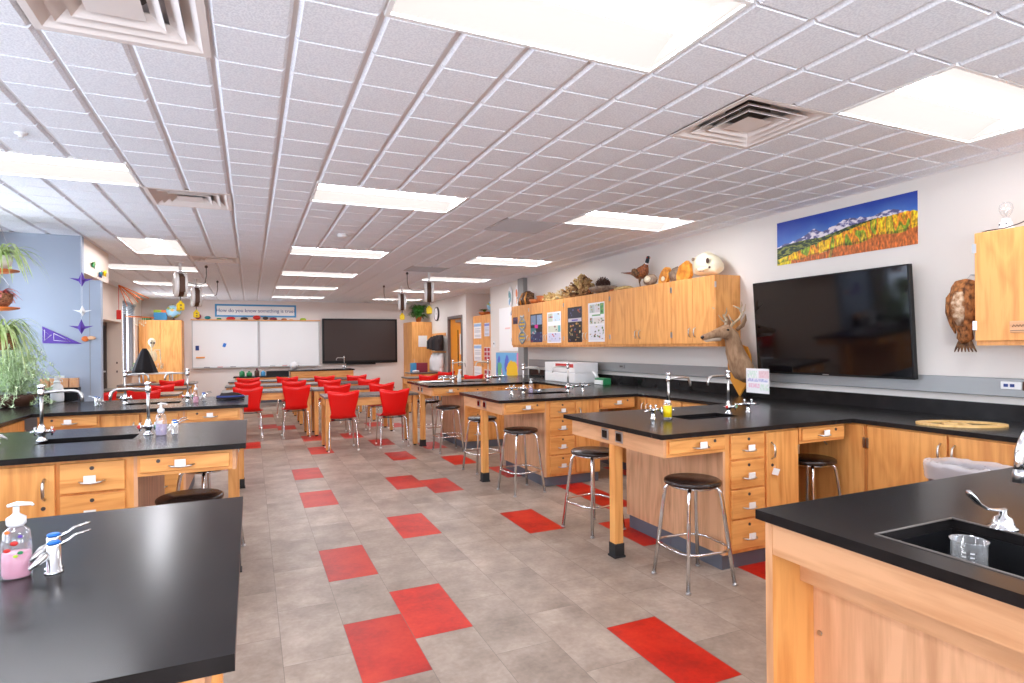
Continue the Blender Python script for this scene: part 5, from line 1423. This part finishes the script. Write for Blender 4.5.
# wall clock, coats
t = thing('wall_clock', 'round white wall clock with dark rim near the far door', 'clock', (4.60, 15.35, 2.325))
m = MB(); m.mat('frame_dark'); m.lathe([(.19, .028), (.19, -.012), (.17, -.016), (.165, -.006)], (0, 0, 0), 28, 'x'); m.build('rim', None, t)
m = MB(); m.mat('paper'); m.lathe([(.165, -.007), (.165, -.010)], (0, 0, 0), 28, 'x'); m.build('face', None, t)
m = MB(); m.mat('frame_dark'); m.box(-.013, -.0105, -.005, .005, -.02, .11); m.box(-.013, -.0105, -.07, .01, -.004, .004); m.build('hands', None, t)
m = MB(); m.mat('oak_y'); m.box(4.60, 4.628, 14.6, 15.8, 1.72, 1.80, .003); tag(m.build('coat_rail'), 'oak coat rail on the right wall beyond the door', 'coat rail')
def coat(label, y, mat, z1, z0, w_, d, seed):
    y -= .12
    rnd = random.Random(seed); m = MB(); m.mat(mat); rings = []
    n = 26
    for i in range(9):
        f = i/8; z = z1+(z0-z1)*f; ww = w_*(.45+.55*min(1, f*3))*(1+.15*f); dd = d*(.5+.5*min(1, f*3))
        rings.append([(-dd*.55+dd*.5*math.cos(a)*(1+.22*math.sin(a*5+seed)), ww*math.sin(a)*(1+.10*math.sin(a*6+seed*2)), z) for a in [2*PI*k/n for k in range(n)]])
    m.rings(rings, True, True)
    for s_ in (-1, 1): m.tube([(-d*.5, s_*w_*.5, z1-.06), (-d*.6, s_*w_*.95, z1-.25), (-d*.65, s_*w_*1.0, z1+(z0-z1)*.8)], [.05, .055, .045], 10)
    t = thing('hanging_coat', label, 'coat', (4.555, y, 0), 0, 'coats on the rail'); m.build('cloth', None, t)
    m = MB(); m.mat('steel'); m.tube([(.045, 0, z1-.02), (-.02, 0, z1-.02), (-.03, 0, z1+.01)], .006, 6); m.build('hook', None, t)
for k, (y, mt, z1, z0, lb) in enumerate(((14.72, 'dark_cloth', 1.74, 1.33, 'short dark jacket nearest the door on the coat rail'), (14.98, 'black_cloth', 1.74, 1.34, 'black jacket second from the door on the coat rail'), (15.24, 'dark_cloth', 1.73, 1.36, 'dark brown jacket third on the coat rail'), (15.5, 'black_cloth', 1.71, 1.38, 'dark jacket at the far end of the coat rail'))): coat(lb, y, mt, z1, z0, .13, .20, k)
m = MB(); m.mat('oak_y'); m.box(4.60, 4.628, 14.6, 15.8, 1.28, 1.32, .003); tag(m.build('coat_rail'), 'lower oak rail below the dark jackets', 'coat rail')
for k, (y, lb) in enumerate(((14.75, 'white lab coat hanging nearest the door'), (15.05, 'white lab coat hanging in the middle, below the jackets'), (15.35, 'white lab coat hanging at the far end'))): coat(lb, y, 'white_cloth', 1.27, .79, .15, .16, 5+k)
m = MB(); m.mat('yellow'); m.lathe([(.05, 0), (.055, .05), (.03, .09)], seg=12); o = m.build('small_cup', None); o.location = (4.585, 14.62, 1.80); o.location = (4.615, 14.62, 1.801)
bpy.data.objects.remove(o)
# items on the far right table
t = thing('storage_box', 'blue and maroon box on the table before the right rear cabinet', 'box', (4.06, 15.2, .7655))
B(-.21, -.09, -.1, .1, 0, .25, .004).build('blue_end', 'sky_blue', t); B(-.089, .21, -.1, .1, 0, .25, .004).build('body', 'maroon', t)
m = MB(); m.mat('white_cloth'); m.ball((0, 0, .05), .12, 14, 8, (1.3, .9, .4), jit=.3)
for v in m.bm.verts: v.co.z = max(v.co.z, .001)
o = m.build('paper_heap'); o.location = (3.8, 14.97-.2+.25, .7655); o.location = (3.92, 14.99, .7655); o.scale = (.6, .4, .7); tag(o, 'loose heap of white papers on the table before the right cabinet', 'papers')
# ------------------------------------------------------------------ far left corner
m_ = None
t = thing('shelf_trolley', 'white topped trolley with coloured trays under the skeleton', 'trolley', (-1.9, 14.95, 0))
B(-.30, .30, -.25, .25, .90, .93, .004).build('top_shelf', 'white', t); B(-.29, .29, -.24, .24, .62, .64).build('middle_shelf', 'white', t); B(-.29, .29, -.24, .24, .25, .27).build('bottom_shelf', 'white', t)
for x in (-.28, .28):
    for y in (-.23, .23): MB().cyl((x, y, .0), (x, y, .899), .014, 8).build('post', 'steel', t)
for k, (x, z, c, w_, h_, lb) in enumerate(((-.12, .6405, 'red', .10, .09, 'red tray on the trolley middle shelf'), (.12, .6405, 'teal', .12, .05, 'teal tray on the trolley middle shelf'), (-.1, .2705, 'yellow', .12, .06, 'yellow tray on the lowest trolley shelf'), (.12, .2705, 'red', .12, .05, 'red tray on the lowest trolley shelf'))):
    o = B(-w_, w_, -.14, .14, 0, h_, .004).build('storage_tray', c); o.location = (-1.9+x, 14.9, z); tag(o, lb, 'tray')
# skeleton on the trolley
t = thing('skeleton_model', 'white anatomical skeleton model standing in the far left corner', 'skeleton', (-1.975, 14.90, .931), .3)
t.scale = (1.08, 1.08, 1.08)
m = MB(); m.mat('bone'); m.ball((0, 0, .62), .078, 16, 10, (.85, 1.05, 1.05)); m.ball((0, -.045, .555), .05, 12, 8, (.85, .8, .8)); m.build('skull', None, t)
m = MB(); m.mat('frame_dark')
for s_ in (-1, 1): m.ball((s_*.028, -.082, .600), .017, 8, 6)
m.build('eye_socket', None, t)
m = MB(); m.mat('bone'); m.tube([(0, .01, .54), (0, .02, .42), (0, .03, .25), (0, .02, .08)], .014, 8); m.build('spine', None, t)
m = MB(); m.mat('bone')
for k in range(8):
    z = .43-k*.026; r = .06+.035*math.sin(PI*(k+1)/9)
    m.tube([(r*math.sin(a), .02-r*.65*math.cos(a)*-1*.9-.02, z-.02*(1-abs(math.cos(a/2)))) for a in [PI*.06+2*PI*.94*q/16 for q in range(17)]], .0055, 6)
m.build('rib_cage', None, t)
m = MB(); m.mat('bone'); m.ball((0, .02, .08), .09, 14, 8, (1.1, .6, .6)); m.build('pelvis', None, t)
for s_ in (-1, 1):
    m = MB(); m.mat('bone'); m.tube([(s_*.03, -.0, .455), (s_*.13, .0, .46)], .009, 6); m.ball((s_*.135, 0, .455), .018, 8, 6); m.tube([(s_*.14, 0, .45), (s_*.15, 0, .30)], .009, 6); m.ball((s_*.15, 0, .295), .015, 8, 6); m.tube([(s_*.15, 0, .29), (s_*.16, -.01, .14)], .007, 6)
    for q in range(5): m.tube([(s_*(.16+.004*(q-2)), -.01, .14), (s_*(.165+.010*(q-2)), -.012, .075)], .0035, 5)
    m.build('arm', None, t)
m = MB(); m.mat('steel'); m.cyl((0, .05, 0), (0, .05, .30), .008, 8); m.lathe([(.09, 0), (.09, .008), (.02, .012)], (0, .05, 0), 16); m.build('stand', None, t)
# black cloak beside it
m = MB(); m.mat('black_cloth'); rings = []
for i in range(8):
    f = i/7; z = .53*(1-f); r = .035+.20*f**.8
    rings.append([(r*math.cos(a)*(1+.12*math.sin(5*a)), r*.6*math.sin(a)*(1+.12*math.sin(7*a)), z+.001) for a in [2*PI*k/28 for k in range(28)]])
m.rings(rings, True, True); o = m.build('black_cloak'); o.location = (-2.10, 14.80, .931); tag(o, 'black cloth cloak draped beside the skeleton model', 'cloth')
bush('potted_plant', 'small leafy plant by the far left window', (-2.36, 15.35, .96), .14, 50, 'leaf_green', True, 1.2, (.3, 1), .02, .3, seed=9, potmat='maroon', poth=.08, potr=.05).location = (-2.33, 15.35, .901)
o = B(-.105, .07, -.3, .3, 0, .025, .003).build('window_shelf', 'white'); o.location = (-2.335, 15.2, .875); tag(o, 'white shelf below the far left window', 'shelf')
# top of left cabinet
t = thing('game_box', 'colourful upright box on the far left tall cabinet', 'box', (-2.0, 16.5, 2.1405)); B(-.14, .14, -.04, .04, 0, .19).build('lower_panel', 'sky_blue', t); B(-.14, .02, -.04, .04, .1905, .25).build('lime_band', 'lime', t); B(.021, .14, -.04, .04, .1905, .25).build('orange_band', 'orange', t)
for x, lb in ((-2.28, 'green packet left of the colourful box on the tall cabinet'), (-1.72+.0, None)):
    if lb:
        o = B(-.08, .08, -.1, .1, 0, .05, .004).build('packet', 'green'); o.location = (x, 16.45, 2.1405); tag(o, lb, 'packet')
# switches, origami and stars on the blue wall
for k, z in enumerate((1.17, .99)):
    t = thing('wall_switch', '%s light switch on the pale wall beside the left doorway' % ('upper' if k == 0 else 'lower'), 'switch', (XL+.003, 14.43, z-.04), 0, 'switches by the left doorway')
    t.location = (-2.52, 14.348, z)
    B(-.04, .04, -.008, 0, -.05, .05, .002).build('plate', 'wall_cream', t); B(-.012, .012, -.014, -.0082, -.02, .02).build('rocker', 'brown_dark', t)
def crane(label, x, z, c, s_=1, y=7.60, rz=0):
    t = thing('paper_crane', label, 'paper crane', (x, y, z), rz, 'folded paper birds on threads')
    m = MB(); m.mat(c)
    v = [(0, 0, .09*s_), (-.035*s_, 0, .0), (0, -.03*s_, -.0), (.035*s_, 0, 0), (0, .03*s_, 0), (0, 0, -.07*s_)]
    vs = [m.bm.verts.new(p) for p in v]
    for a, b_, c_ in ((0, 1, 2), (0, 2, 3), (0, 3, 4), (0, 4, 1), (5, 2, 1), (5, 3, 2), (5, 4, 3), (5, 1, 4)): m.bm.faces.new((vs[a], vs[b_], vs[c_]))
    m.build('body', None, t)
    for q in (-1, 1):
        m = MB(); m.mat(c); m.poly([(q*.02*s_, 0, .015*s_), (q*.11*s_, -.01, .02*s_), (q*.02*s_, 0, -.018*s_)], (0, 1, 0), .004); m.build('wing', None, t)
    m = MB(); m.mat('white'); m.cyl((0, 0, .09*s_), (0, 0, CE-z-.003), .0012, 5); m.build('thread', None, t)
crane('purple paper crane hanging highest before the blue wall', -1.645, 2.19, 'purple')
crane('small white paper crane hanging above the lower purple one', -1.66, 1.86, 'white', .8, 7.68)
crane('purple paper crane hanging below the white one', -1.635, 1.68, 'purple', 1.0, 7.52)
t = thing('paper_shell', 'orange and white folded paper shell pinned to the blue wall', 'decoration', (-1.63, 7.74, 1.565))
m = MB(); m.mat('orange'); m.ball((-.02, 0, 0), .035, 10, 6, (1, .4, .9)); m.build('orange_half', None, t)
m = MB(); m.mat('peach'); m.ball((.035, 0, .01), .035, 10, 6, (1.2, .4, .6)); m.build('pale_half', None, t)
t = thing('wall_pennant', 'purple and white triangular pennant on the blue wall', 'pennant', (-2.03, 7.75, 1.5))
m = MB(); m.mat('purple'); m.poly([(0, 0, .20), (0, 0, .02), (.35, 0, .01)], (0, 1, 0), .004); m.build('cloth', None, t)
m = MB(); m.mat('white'); m.tube([(.10, -.002, .125), (.10, -.002, .05), (.25, -.002, .035), (.10, -.002, .125)], .0035, 6); m.tube([(.02, -.002, .165), (.02, -.002, .05), (.08, -.002, .11)], .003, 6); m.build('motif', None, t)
# small paper animals on the bulkhead side
for y, z, c, c2, lb in ((8.2, 2.47, 'leaf_green', 'green', 'little green paper lizard on the pale bulkhead'), (8.55, 2.40, 'teal', 'navy', 'blue paper bird on the pale bulkhead'), (8.78, 2.44, 'yellow', 'yellow', 'yellow paper star on the pale bulkhead')):
    m = MB(); m.mat(c); m.ball((0, 0, 0), .035, 10, 6, (.5, 1.6, .7)); m.mat(c2)
    for s_ in (-1, 1): m.tube([(0, s_*.03, 0), (.0, s_*.07, .04*s_)], [.012, .004], 6); m.tube([(0, s_*.02, 0), (.0, s_*.035, -.05)], [.01, .004], 6)
    o = m.build('paper_animal'); o.location = (-1.66, y, z-.03); tag(o, lb, 'decoration', 'paper animals on the bulkhead')
t = thing('ribbon_mobile', 'red ribbons and tag hanging beside the left doorway', 'mobile', (-2.3, 13.3, CE-.01))
m = MB(); m.mat('orange')
for k in range(5): m.tube([(0, 0, 0), (.05+.08*k, .1, -.18-.03*(k % 2)), (.12+.09*k, .1, -.40+.04*k)], .008, 5)
m.build('ribbon', None, t); B(-.04, .04, -.01, .01, -.66, -.48, .01).build('red_tag', 'red', t); MB().cyl((0, 0, -.48), (0, 0, 0), .005, 5).build('string', 'red', t)
m = MB(); m.mat('oak_x'); m.box(-2.40, -1.95, 14.6, 14.62, 2.15, 2.18)
t = thing('hanging_stick', 'thin orange stick with shells hanging by the far left window', 'mobile', (-2.15, 14.7, 2.13)); m.bm.free()
m = MB(); m.mat('orange'); m.cyl((-.27, 0, .02), (.25, 0, -.01), .014, 6); m.build('stick', None, t)
for k in range(7): 
    m = MB(); m.mat('bone'); m.cyl((-.12+.035*k, 0, .01), (-.12+.035*k, 0, -.10-.03*(k % 3)), .003, 5); m.ball((-.12+.035*k, 0, -.12-.03*(k % 3)), .016, 8, 6); m.build('shell_string', None, t)
m = MB(); m.cyl((0, 0, 0), (0, 0, CE-2.13-.002), .003, 5); m.build('cord', 'white', t)

m = MB(); m.mat('white'); m.box(4.612, 4.629, 11.25, 11.33, 1.42, 1.54, .003); m.mat('frame_dark'); m.box(4.609, 4.6119, 11.27, 11.31, 1.48, 1.51)
tag(m.build('thermostat'), 'small white thermostat on the wall beside the white panel', 'thermostat')
# ------------------------------------------------------------------ plants by the left window
def spider(m, n, R, seed, w_, up, drop, cz=0, cx=0, cy=0, a0=0, a1=2*PI):
    rnd = random.Random(seed)
    for k in range(n):
        a = rnd.uniform(a0, a1); l = R*rnd.uniform(.45, 1); e = up*rnd.uniform(.5, 1.2); d = drop*rnd.uniform(.2, 1.1)
        pts = []
        for q in range(8):
            f = q/7; pts.append((cx+math.cos(a)*l*(f**.85), cy+math.sin(a)*l*(f**.85), cz+e*math.sin(min(1, f*1.25)*PI*.55)-d*f**2.4))
        m.ribbon(pts, w_)
def hanger(label, loc, pot, leaf, n, R, up, drop, seed, w_=.008, saucer=None, ptype='round', hh=None):
    t = thing('hanging_planter', label, 'hanging plant', loc, 0, 'planters hanging by the left window')
    m = MB(); m.mat(pot)
    if ptype == 'round': m.lathe([(.06, 0), (.10, .05), (.115, .13), (.105, .13), (.09, .06), (0, .05)], seg=18)
    else: m.lathe([(.11, 0), (.13, .02), (.135, .16), (.12, .16), (.11, .05), (0, .04)], seg=20)
    m.build('pot', None, t)
    if saucer: m = MB(); m.mat(saucer); m.lathe([(.08, -.03), (.155, -.012), (.16, .0), (.10, -.003)], seg=24); m.build('saucer', None, t)
    m = MB(); m.mat('steel')
    top = (CE-loc[2]-.003) if hh is None else hh
    for k in range(3):
        a = 2*PI*k/3+.4; m.tube([(.118*math.cos(a), .118*math.sin(a), .12), (.05*math.cos(a), .05*math.sin(a), .30 if top > .4 else top*.8), (0, 0, top)], .0022, 5)
    m.build('hanger', None, t)
    m = MB(); m.mat(leaf); spider(m, n, R, seed, w_, up, drop, .11); m.build('foliage', None, t)
    return t
hanger('topmost hanging planter with long pale spider leaves', (-2.15, 6.95, 2.20), 'white', 'leaf_light', 70, .42, .16, .36, 3, .010, 'rust')
hanger('hanging basket with pink leaves on an orange saucer', (-2.20, 7.12, 1.86), 'basket', 'leaf_pink', 40, .19, .07, .12, 5, .016, 'orange', hh=.33)
hanger('wicker hanging basket with a large green spider plant', (-2.14, 6.9, 1.45), 'basket', 'leaf_light', 190, .40, .20, .46, 7, .008, None, 'basket', hh=.36)
t = thing('asparagus_fern', 'large feathery pale green fern on the left counter end', 'fern', (-2.05, 7.05, T+.001))
m = MB(); m.mat('brown_dark'); m.lathe([(.12, 0), (.16, .10), (.155, .11), (.1, .09), (0, .08)], seg=20); m.build('pot', None, t)
m = MB(); m.mat('leaf_pale'); rnd = random.Random(12)
for k in range(150):
    a = rnd.uniform(0, 2*PI); l = rnd.uniform(.12, .37); e = rnd.uniform(.1, .60); d = rnd.uniform(.0, .32)
    pts = []
    for q in range(7):
        f = q/6; pts.append(Vector((math.cos(a)*l*f*.9, math.sin(a)*l*f, .09+e*math.sin(min(1, f*1.2)*PI*.55)-d*f**2)))
    for p in pts: p.z = max(p.z, .01)
    m.tube(pts, .002, 4)
    for q in range(1, 7):
        p0 = pts[q]; 
        for s_ in range(7):
            dv = Vector((rnd.uniform(-1, 1), rnd.uniform(-1, 1), rnd.uniform(-.6, .9)))*.045
            p1 = p0+dv; p1.z = max(p1.z, .005)
            m.ribbon([p0, (p0+p1)/2+Vector((0, 0, .004)), p1], .0048)
m.build('foliage', None, t)

# ------------------------------------------------------------------ things on the worktops
Z0 = T+.0006
def pump(name, label, loc, R, H, body, liquid, spray=False, rz=0, cat='bottle', oval=.7):
    t = thing(name, label, cat, loc, rz)
    m = MB(); m.mat(body); m.lathe([(R*.85, 0), (R*.97, H*.03), (R, H*.2), (R*.93, H*.45), (R*.82, H*.62), (R*.45, H*.68), (R*.42, H*.72)], seg=22, sy=oval); m.build('bottle', None, t)
    m = MB(); m.mat(liquid); m.lathe([(R*.80, H*.008), (R*.90, H*.05), (R*.92, H*.2), (R*.88, H*.34), (0, H*.34)], seg=20, sy=oval*.97); m.build('liquid', None, t)
    m = MB(); m.mat('white')
    if spray:
        m.lathe([(R*.5, H*.70), (R*.5, H*.78), (R*.3, H*.82)], seg=14); m.box(-R*.35, R*.35, -R*.25, R*.25, H*.82, H*.99, .004); m.box(R*.3, R*1.05, -R*.2, R*.2, H*.90, H*.99, .003); m.tube([(R*.35, 0, H*.88), (R*.75, 0, H*.82), (R*.7, 0, H*.74)], .004, 6)
    else:
        m.lathe([(R*.48, H*.69), (R*.62, H*.72), (R*.62, H*.80), (R*.3, H*.84), (R*.2, H*.86), (R*.2, H*.95)], seg=18); m.tube([(-R*.5, 0, H*.965), (0, 0, H*.985), (R*.9, 0, H*.965), (R*1.05, 0, H*.94)], [(R*.12, R*.3), (R*.16, R*.42), (R*.12, R*.25), (R*.08, R*.12)], 10)
    m.build('pump_head', None, t)
    return t
tp = pump('soap_bottle', 'clear pump bottle of pink soap with fruit pictures on the nearest left bench', (-.507, 1.735, Z0), .031, .175, 'clear_plastic', 'pink_soap', rz=.1, oval=.75)
for c, y0, z0, s_ in (('red', -.0, .085, .008), ('orange', -.012, .112, .006), ('green', .010, .062, .006), ('purple', .010, .100, .005), ('red', -.012, .070, .007), ('lime', .002, .055, .005)):
    m = MB(); m.mat(c); m.ball((y0*1.1, -.0235, z0), s_*.75, 10, 6, (1.3, .15, .9)); m.build('sticker', None, tp)
pump('soap_bottle', 'clear pump bottle with purple soap beside the tall tap on the second left bench', (-.51, 4.19, Z0), .032, .20, 'clear_plastic', 'purple_soap')
pump('soap_bottle', 'slim pump bottle near the taps on the third left bench', (-.50, 6.55, Z0), .026, .18, 'clear_plastic', 'pink_soap')
pump('spray_bottle', 'white spray bottle standing in front of the wooden blocks', (-1.82, 7.40, Z0), .060, .27, 'white', 'white', True)
pump('soap_bottle', 'pump bottle between the coloured taps on the white box bench', (2.88, 5.96, Z0), .028, .16, 'clear_plastic', 'purple_soap')
pump('spray_bottle', 'white bottle with blue trim on the farthest right bench', (2.83, 8.30, Z0), .032, .19, 'white', 'white', True)
m = MB(); m.mat('black_plastic'); m.box(-.17, .17, -.06, .06, 0, .13, .003)
o = m.build('display_box'); o.location = (-1.86, 7.66, Z0); tag(o, 'black box carrying four wooden blocks by the blue wall', 'box')
for k in range(4):
    t = thing('wooden_block', 'square wooden block on the black box, %s' % ['beside the fern', 'behind the spray bottle', 'right of the spray bottle', 'last one by the blue wall edge'][k], 'wooden block', (-1.985+.084*k, 7.66, Z0+.1305), 0, 'wooden blocks on the black box')
    B(-.038, .038, -.035, .035, 0, .10, .003).build('block', 'pale_z', t)
    m = MB(); m.mat('oak_x'); m.tube([(.018*math.cos(a), -.0355, .05+.018*math.sin(a)) for a in [2*PI*q/12 for q in range(12)]], .0018, 5, closed=True); m.build('carved_ring', None, t)
# coil of dark cable on the third bench
m = MB(); m.mat('navy' if False else 'dark_cloth')
rnd = random.Random(3)
for q in range(5): m.tube([((.13-.012*q)*math.cos(2*PI*k/24), (.10-.009*q)*math.sin(2*PI*k/24), .014+.010*q+.004*math.sin(3*2*PI*k/24+q)) for k in range(24)], .009, 6, closed=True)
m.mat('navy'); m.tube([(.125*math.cos(2*PI*k/24), .095*math.sin(2*PI*k/24), .03) for k in range(24)], .010, 6, closed=True)
o = m.build('cable_coil'); o.location = (-.20, 6.85, Z0); tag(o, 'coil of dark cable on the third left bench end', 'cable')
# yellow bottle on B
t = thing('wash_bottle', 'yellow labelled bottle with black nozzle beside the gas turret', 'bottle', (2.70, 3.36, Z0))
m = MB(); m.mat('clear_plastic'); m.lathe([(.026, 0), (.029, .004), (.029, .105), (.026, .115), (.018, .12)], seg=20); m.build('body', None, t)
m = MB(); m.mat('yellow'); m.lathe([(.0296, .016), (.0296, .098), (.0290, .098), (.0290, .016)], seg=20); m.build('wrap_label', None, t)
m = MB(); m.mat('white'); m.lathe([(.022, .118), (.022, .132), (.012, .136)], seg=16); m.build('cap', None, t)
m = MB(); m.mat('black_plastic'); m.lathe([(.009, .136), (.006, .155), (.008, .16), (.004, .175)], seg=10); m.build('nozzle', None, t)
# tag on the door
t = thing('paper_tag', 'small white paper tag hanging from the cabinet door lock of the deer head bench', 'tag', (3.14, 2.823, .60), 0)
m = MB(); m.mat('paper'); m.poly([(-.03, 0, -.01), (.025, 0, -.025), (.045, 0, .015), (-.01, 0, .03)], (0, -1, 0), .002); m.build('card', None, t)
m = MB(); m.mat('white'); m.tube([(-.005, -.004, .025), (-.005, -.006, .045)], .001, 5); m.build('string', None, t)
# white drawer boxes on the right counter
for k in (0, 1):
    t = thing('storage_box', 'white storage box on the right counter, %s of the two stacked' % ('lower' if k == 0 else 'upper'), 'box', (4.30, 7.55, Z0+k*.142), 0, 'stacked white boxes')
    B(-.19, .19, -.45, .45, 0, .14, .004).build('body', 'white', t); B(-.194, -.1905, -.44, .44, .01, .13).build('drawer_front', 'paper', t)
    if k == 1: B(-.1965, -.1945, -.42, .1, .075, .125).build('red_label', 'red', t)
t = thing('tissue_dispenser', 'small green and white dispenser box on the right counter', 'box', (4.33, 6.72, Z0))
B(-.06, .06, -.10, .12, 0, .085, .006).build('body', 'green', t); m = MB(); m.mat('white'); m.box(-.075, -.0605, -.09, .11, .002, .06, .004); m.tube([(-.04, .08, .086), (-.05, .12, .13), (-.05, .17, .17)], [(.02, .03), (.02, .028), (.012, .02)], 10); m.build('white_tissue', None, t)
# papers on D
rnd = random.Random(8)
for k in range(5):
    o = B(-.11, .11, -.15, .15, 0, .003).build('paper_sheet', 'paper'); o.location = (2.42+.04*k, 8.62-.06*k, Z0+.0035*k); o.rotation_euler = (0, 0, rnd.uniform(-1, 1))
    tag(o, 'loose white paper sheet in the pile at the end of the farthest bench', 'paper', 'paper sheets on the farthest right bench')
# counter clutter by coloured taps of C: small coloured caps dish
m = MB(); m.mat('clear_plastic'); m.lathe([(.03, 0), (.045, .02), (.042, .022), (.02, .004)], seg=16)
t = thing('small_dish', 'clear dish with red and blue caps beside the pump bottle', 'dish', (2.99, 5.98, Z0)); m.build('dish', None, t)
for c, x, y in (('red', .01, 0), ('blue_cap', -.012, .008), ('navy', 0, -.014)):
    m = MB(); m.mat(c); m.lathe([(.010, .006), (.010, .018), (.006, .02)], (x, y, 0), 10); m.build('cap', None, t)

DAY, FRONT_FILL = 11, 25
# ------------------------------------------------------------------ camera, light, world
cam = bpy.data.cameras.new('camera'); co = bpy.data.objects.new('camera', cam); C.objects.link(co)
F_, TH_, CY_, RO_ = 586.7, .4188, 345.66, -.0093
s, c = math.sin(TH_), math.cos(TH_); cr, sr = math.cos(RO_), math.sin(RO_)
Rt, Up, Fw = Vector((c, -s, 0)), Vector((0, 0, 1)), Vector((s, c, 0))
Rc = Rt*cr+Up*sr; Uc = -Rt*sr+Up*cr
mat = Matrix(((Rc.x, Uc.x, -Fw.x, 0), (Rc.y, Uc.y, -Fw.y, 0), (Rc.z, Uc.z, -Fw.z, CAMZ), (0, 0, 0, 1)))
co.matrix_world = mat
cam.sensor_width = 36; cam.lens = F_/1024*36; cam.shift_y = (CY_-341.5)/1024; cam.clip_start = .02; cam.clip_end = 200
bpy.context.scene.camera = co
wd = bpy.data.worlds.new('world'); bpy.context.scene.world = wd; wd.use_nodes = True
nt = wd.node_tree; bg = nt.nodes['Background']; bg.inputs[0].default_value = (*rgb(214, 230, 255), 1); bg.inputs[1].default_value = 3.0
# daylight through the left windows, fill through the added front ones : bright sky and the light thrown up by the ground outside
def daylight(loc, d, sx_, sy_, e):
    la = bpy.data.lights.new('window_daylight', 'AREA'); la.shape = 'RECTANGLE'; la.size = sx_; la.size_y = sy_; la.energy = e; la.color = (.95, .97, 1)
    lo = bpy.data.objects.new('window_daylight', la); C.objects.link(lo); lo.location = loc
    lo.rotation_euler = (-Vector(d).normalized()).to_track_quat('Z', 'Y').to_euler()
for k, (a, b, e) in enumerate([(u, v, 1) for u, v in WIN]+[(14.5, 15.9, 1.1)]):
    daylight((XL-.45, (a+b)/2, 1.35), (1, 0, .55), 1.35, b-a, DAY*(b-a)*e)
for a, b in FILL_WIN: daylight(((a+b)/2, YF-.45, 1.25), (0, 1, .5), b-a, 1.35, FRONT_FILL*(b-a))  # fill lamps outside the added front windows
sc = bpy.context.scene
sc.view_settings.view_transform = 'Standard'; sc.view_settings.look = 'None'; sc.view_settings.gamma = 1; sc.view_settings.use_curve_mapping = False
sc.view_settings.exposure = 0.88
sc.cycles.use_denoising = True; sc.cycles.max_bounces = 8; sc.cycles.diffuse_bounces = 5; sc.cycles.glossy_bounces = 4; sc.cycles.transmission_bounces = 6
sc.cycles.caustics_reflective = False; sc.cycles.caustics_refractive = False; sc.cycles.sample_clamp_indirect = 4
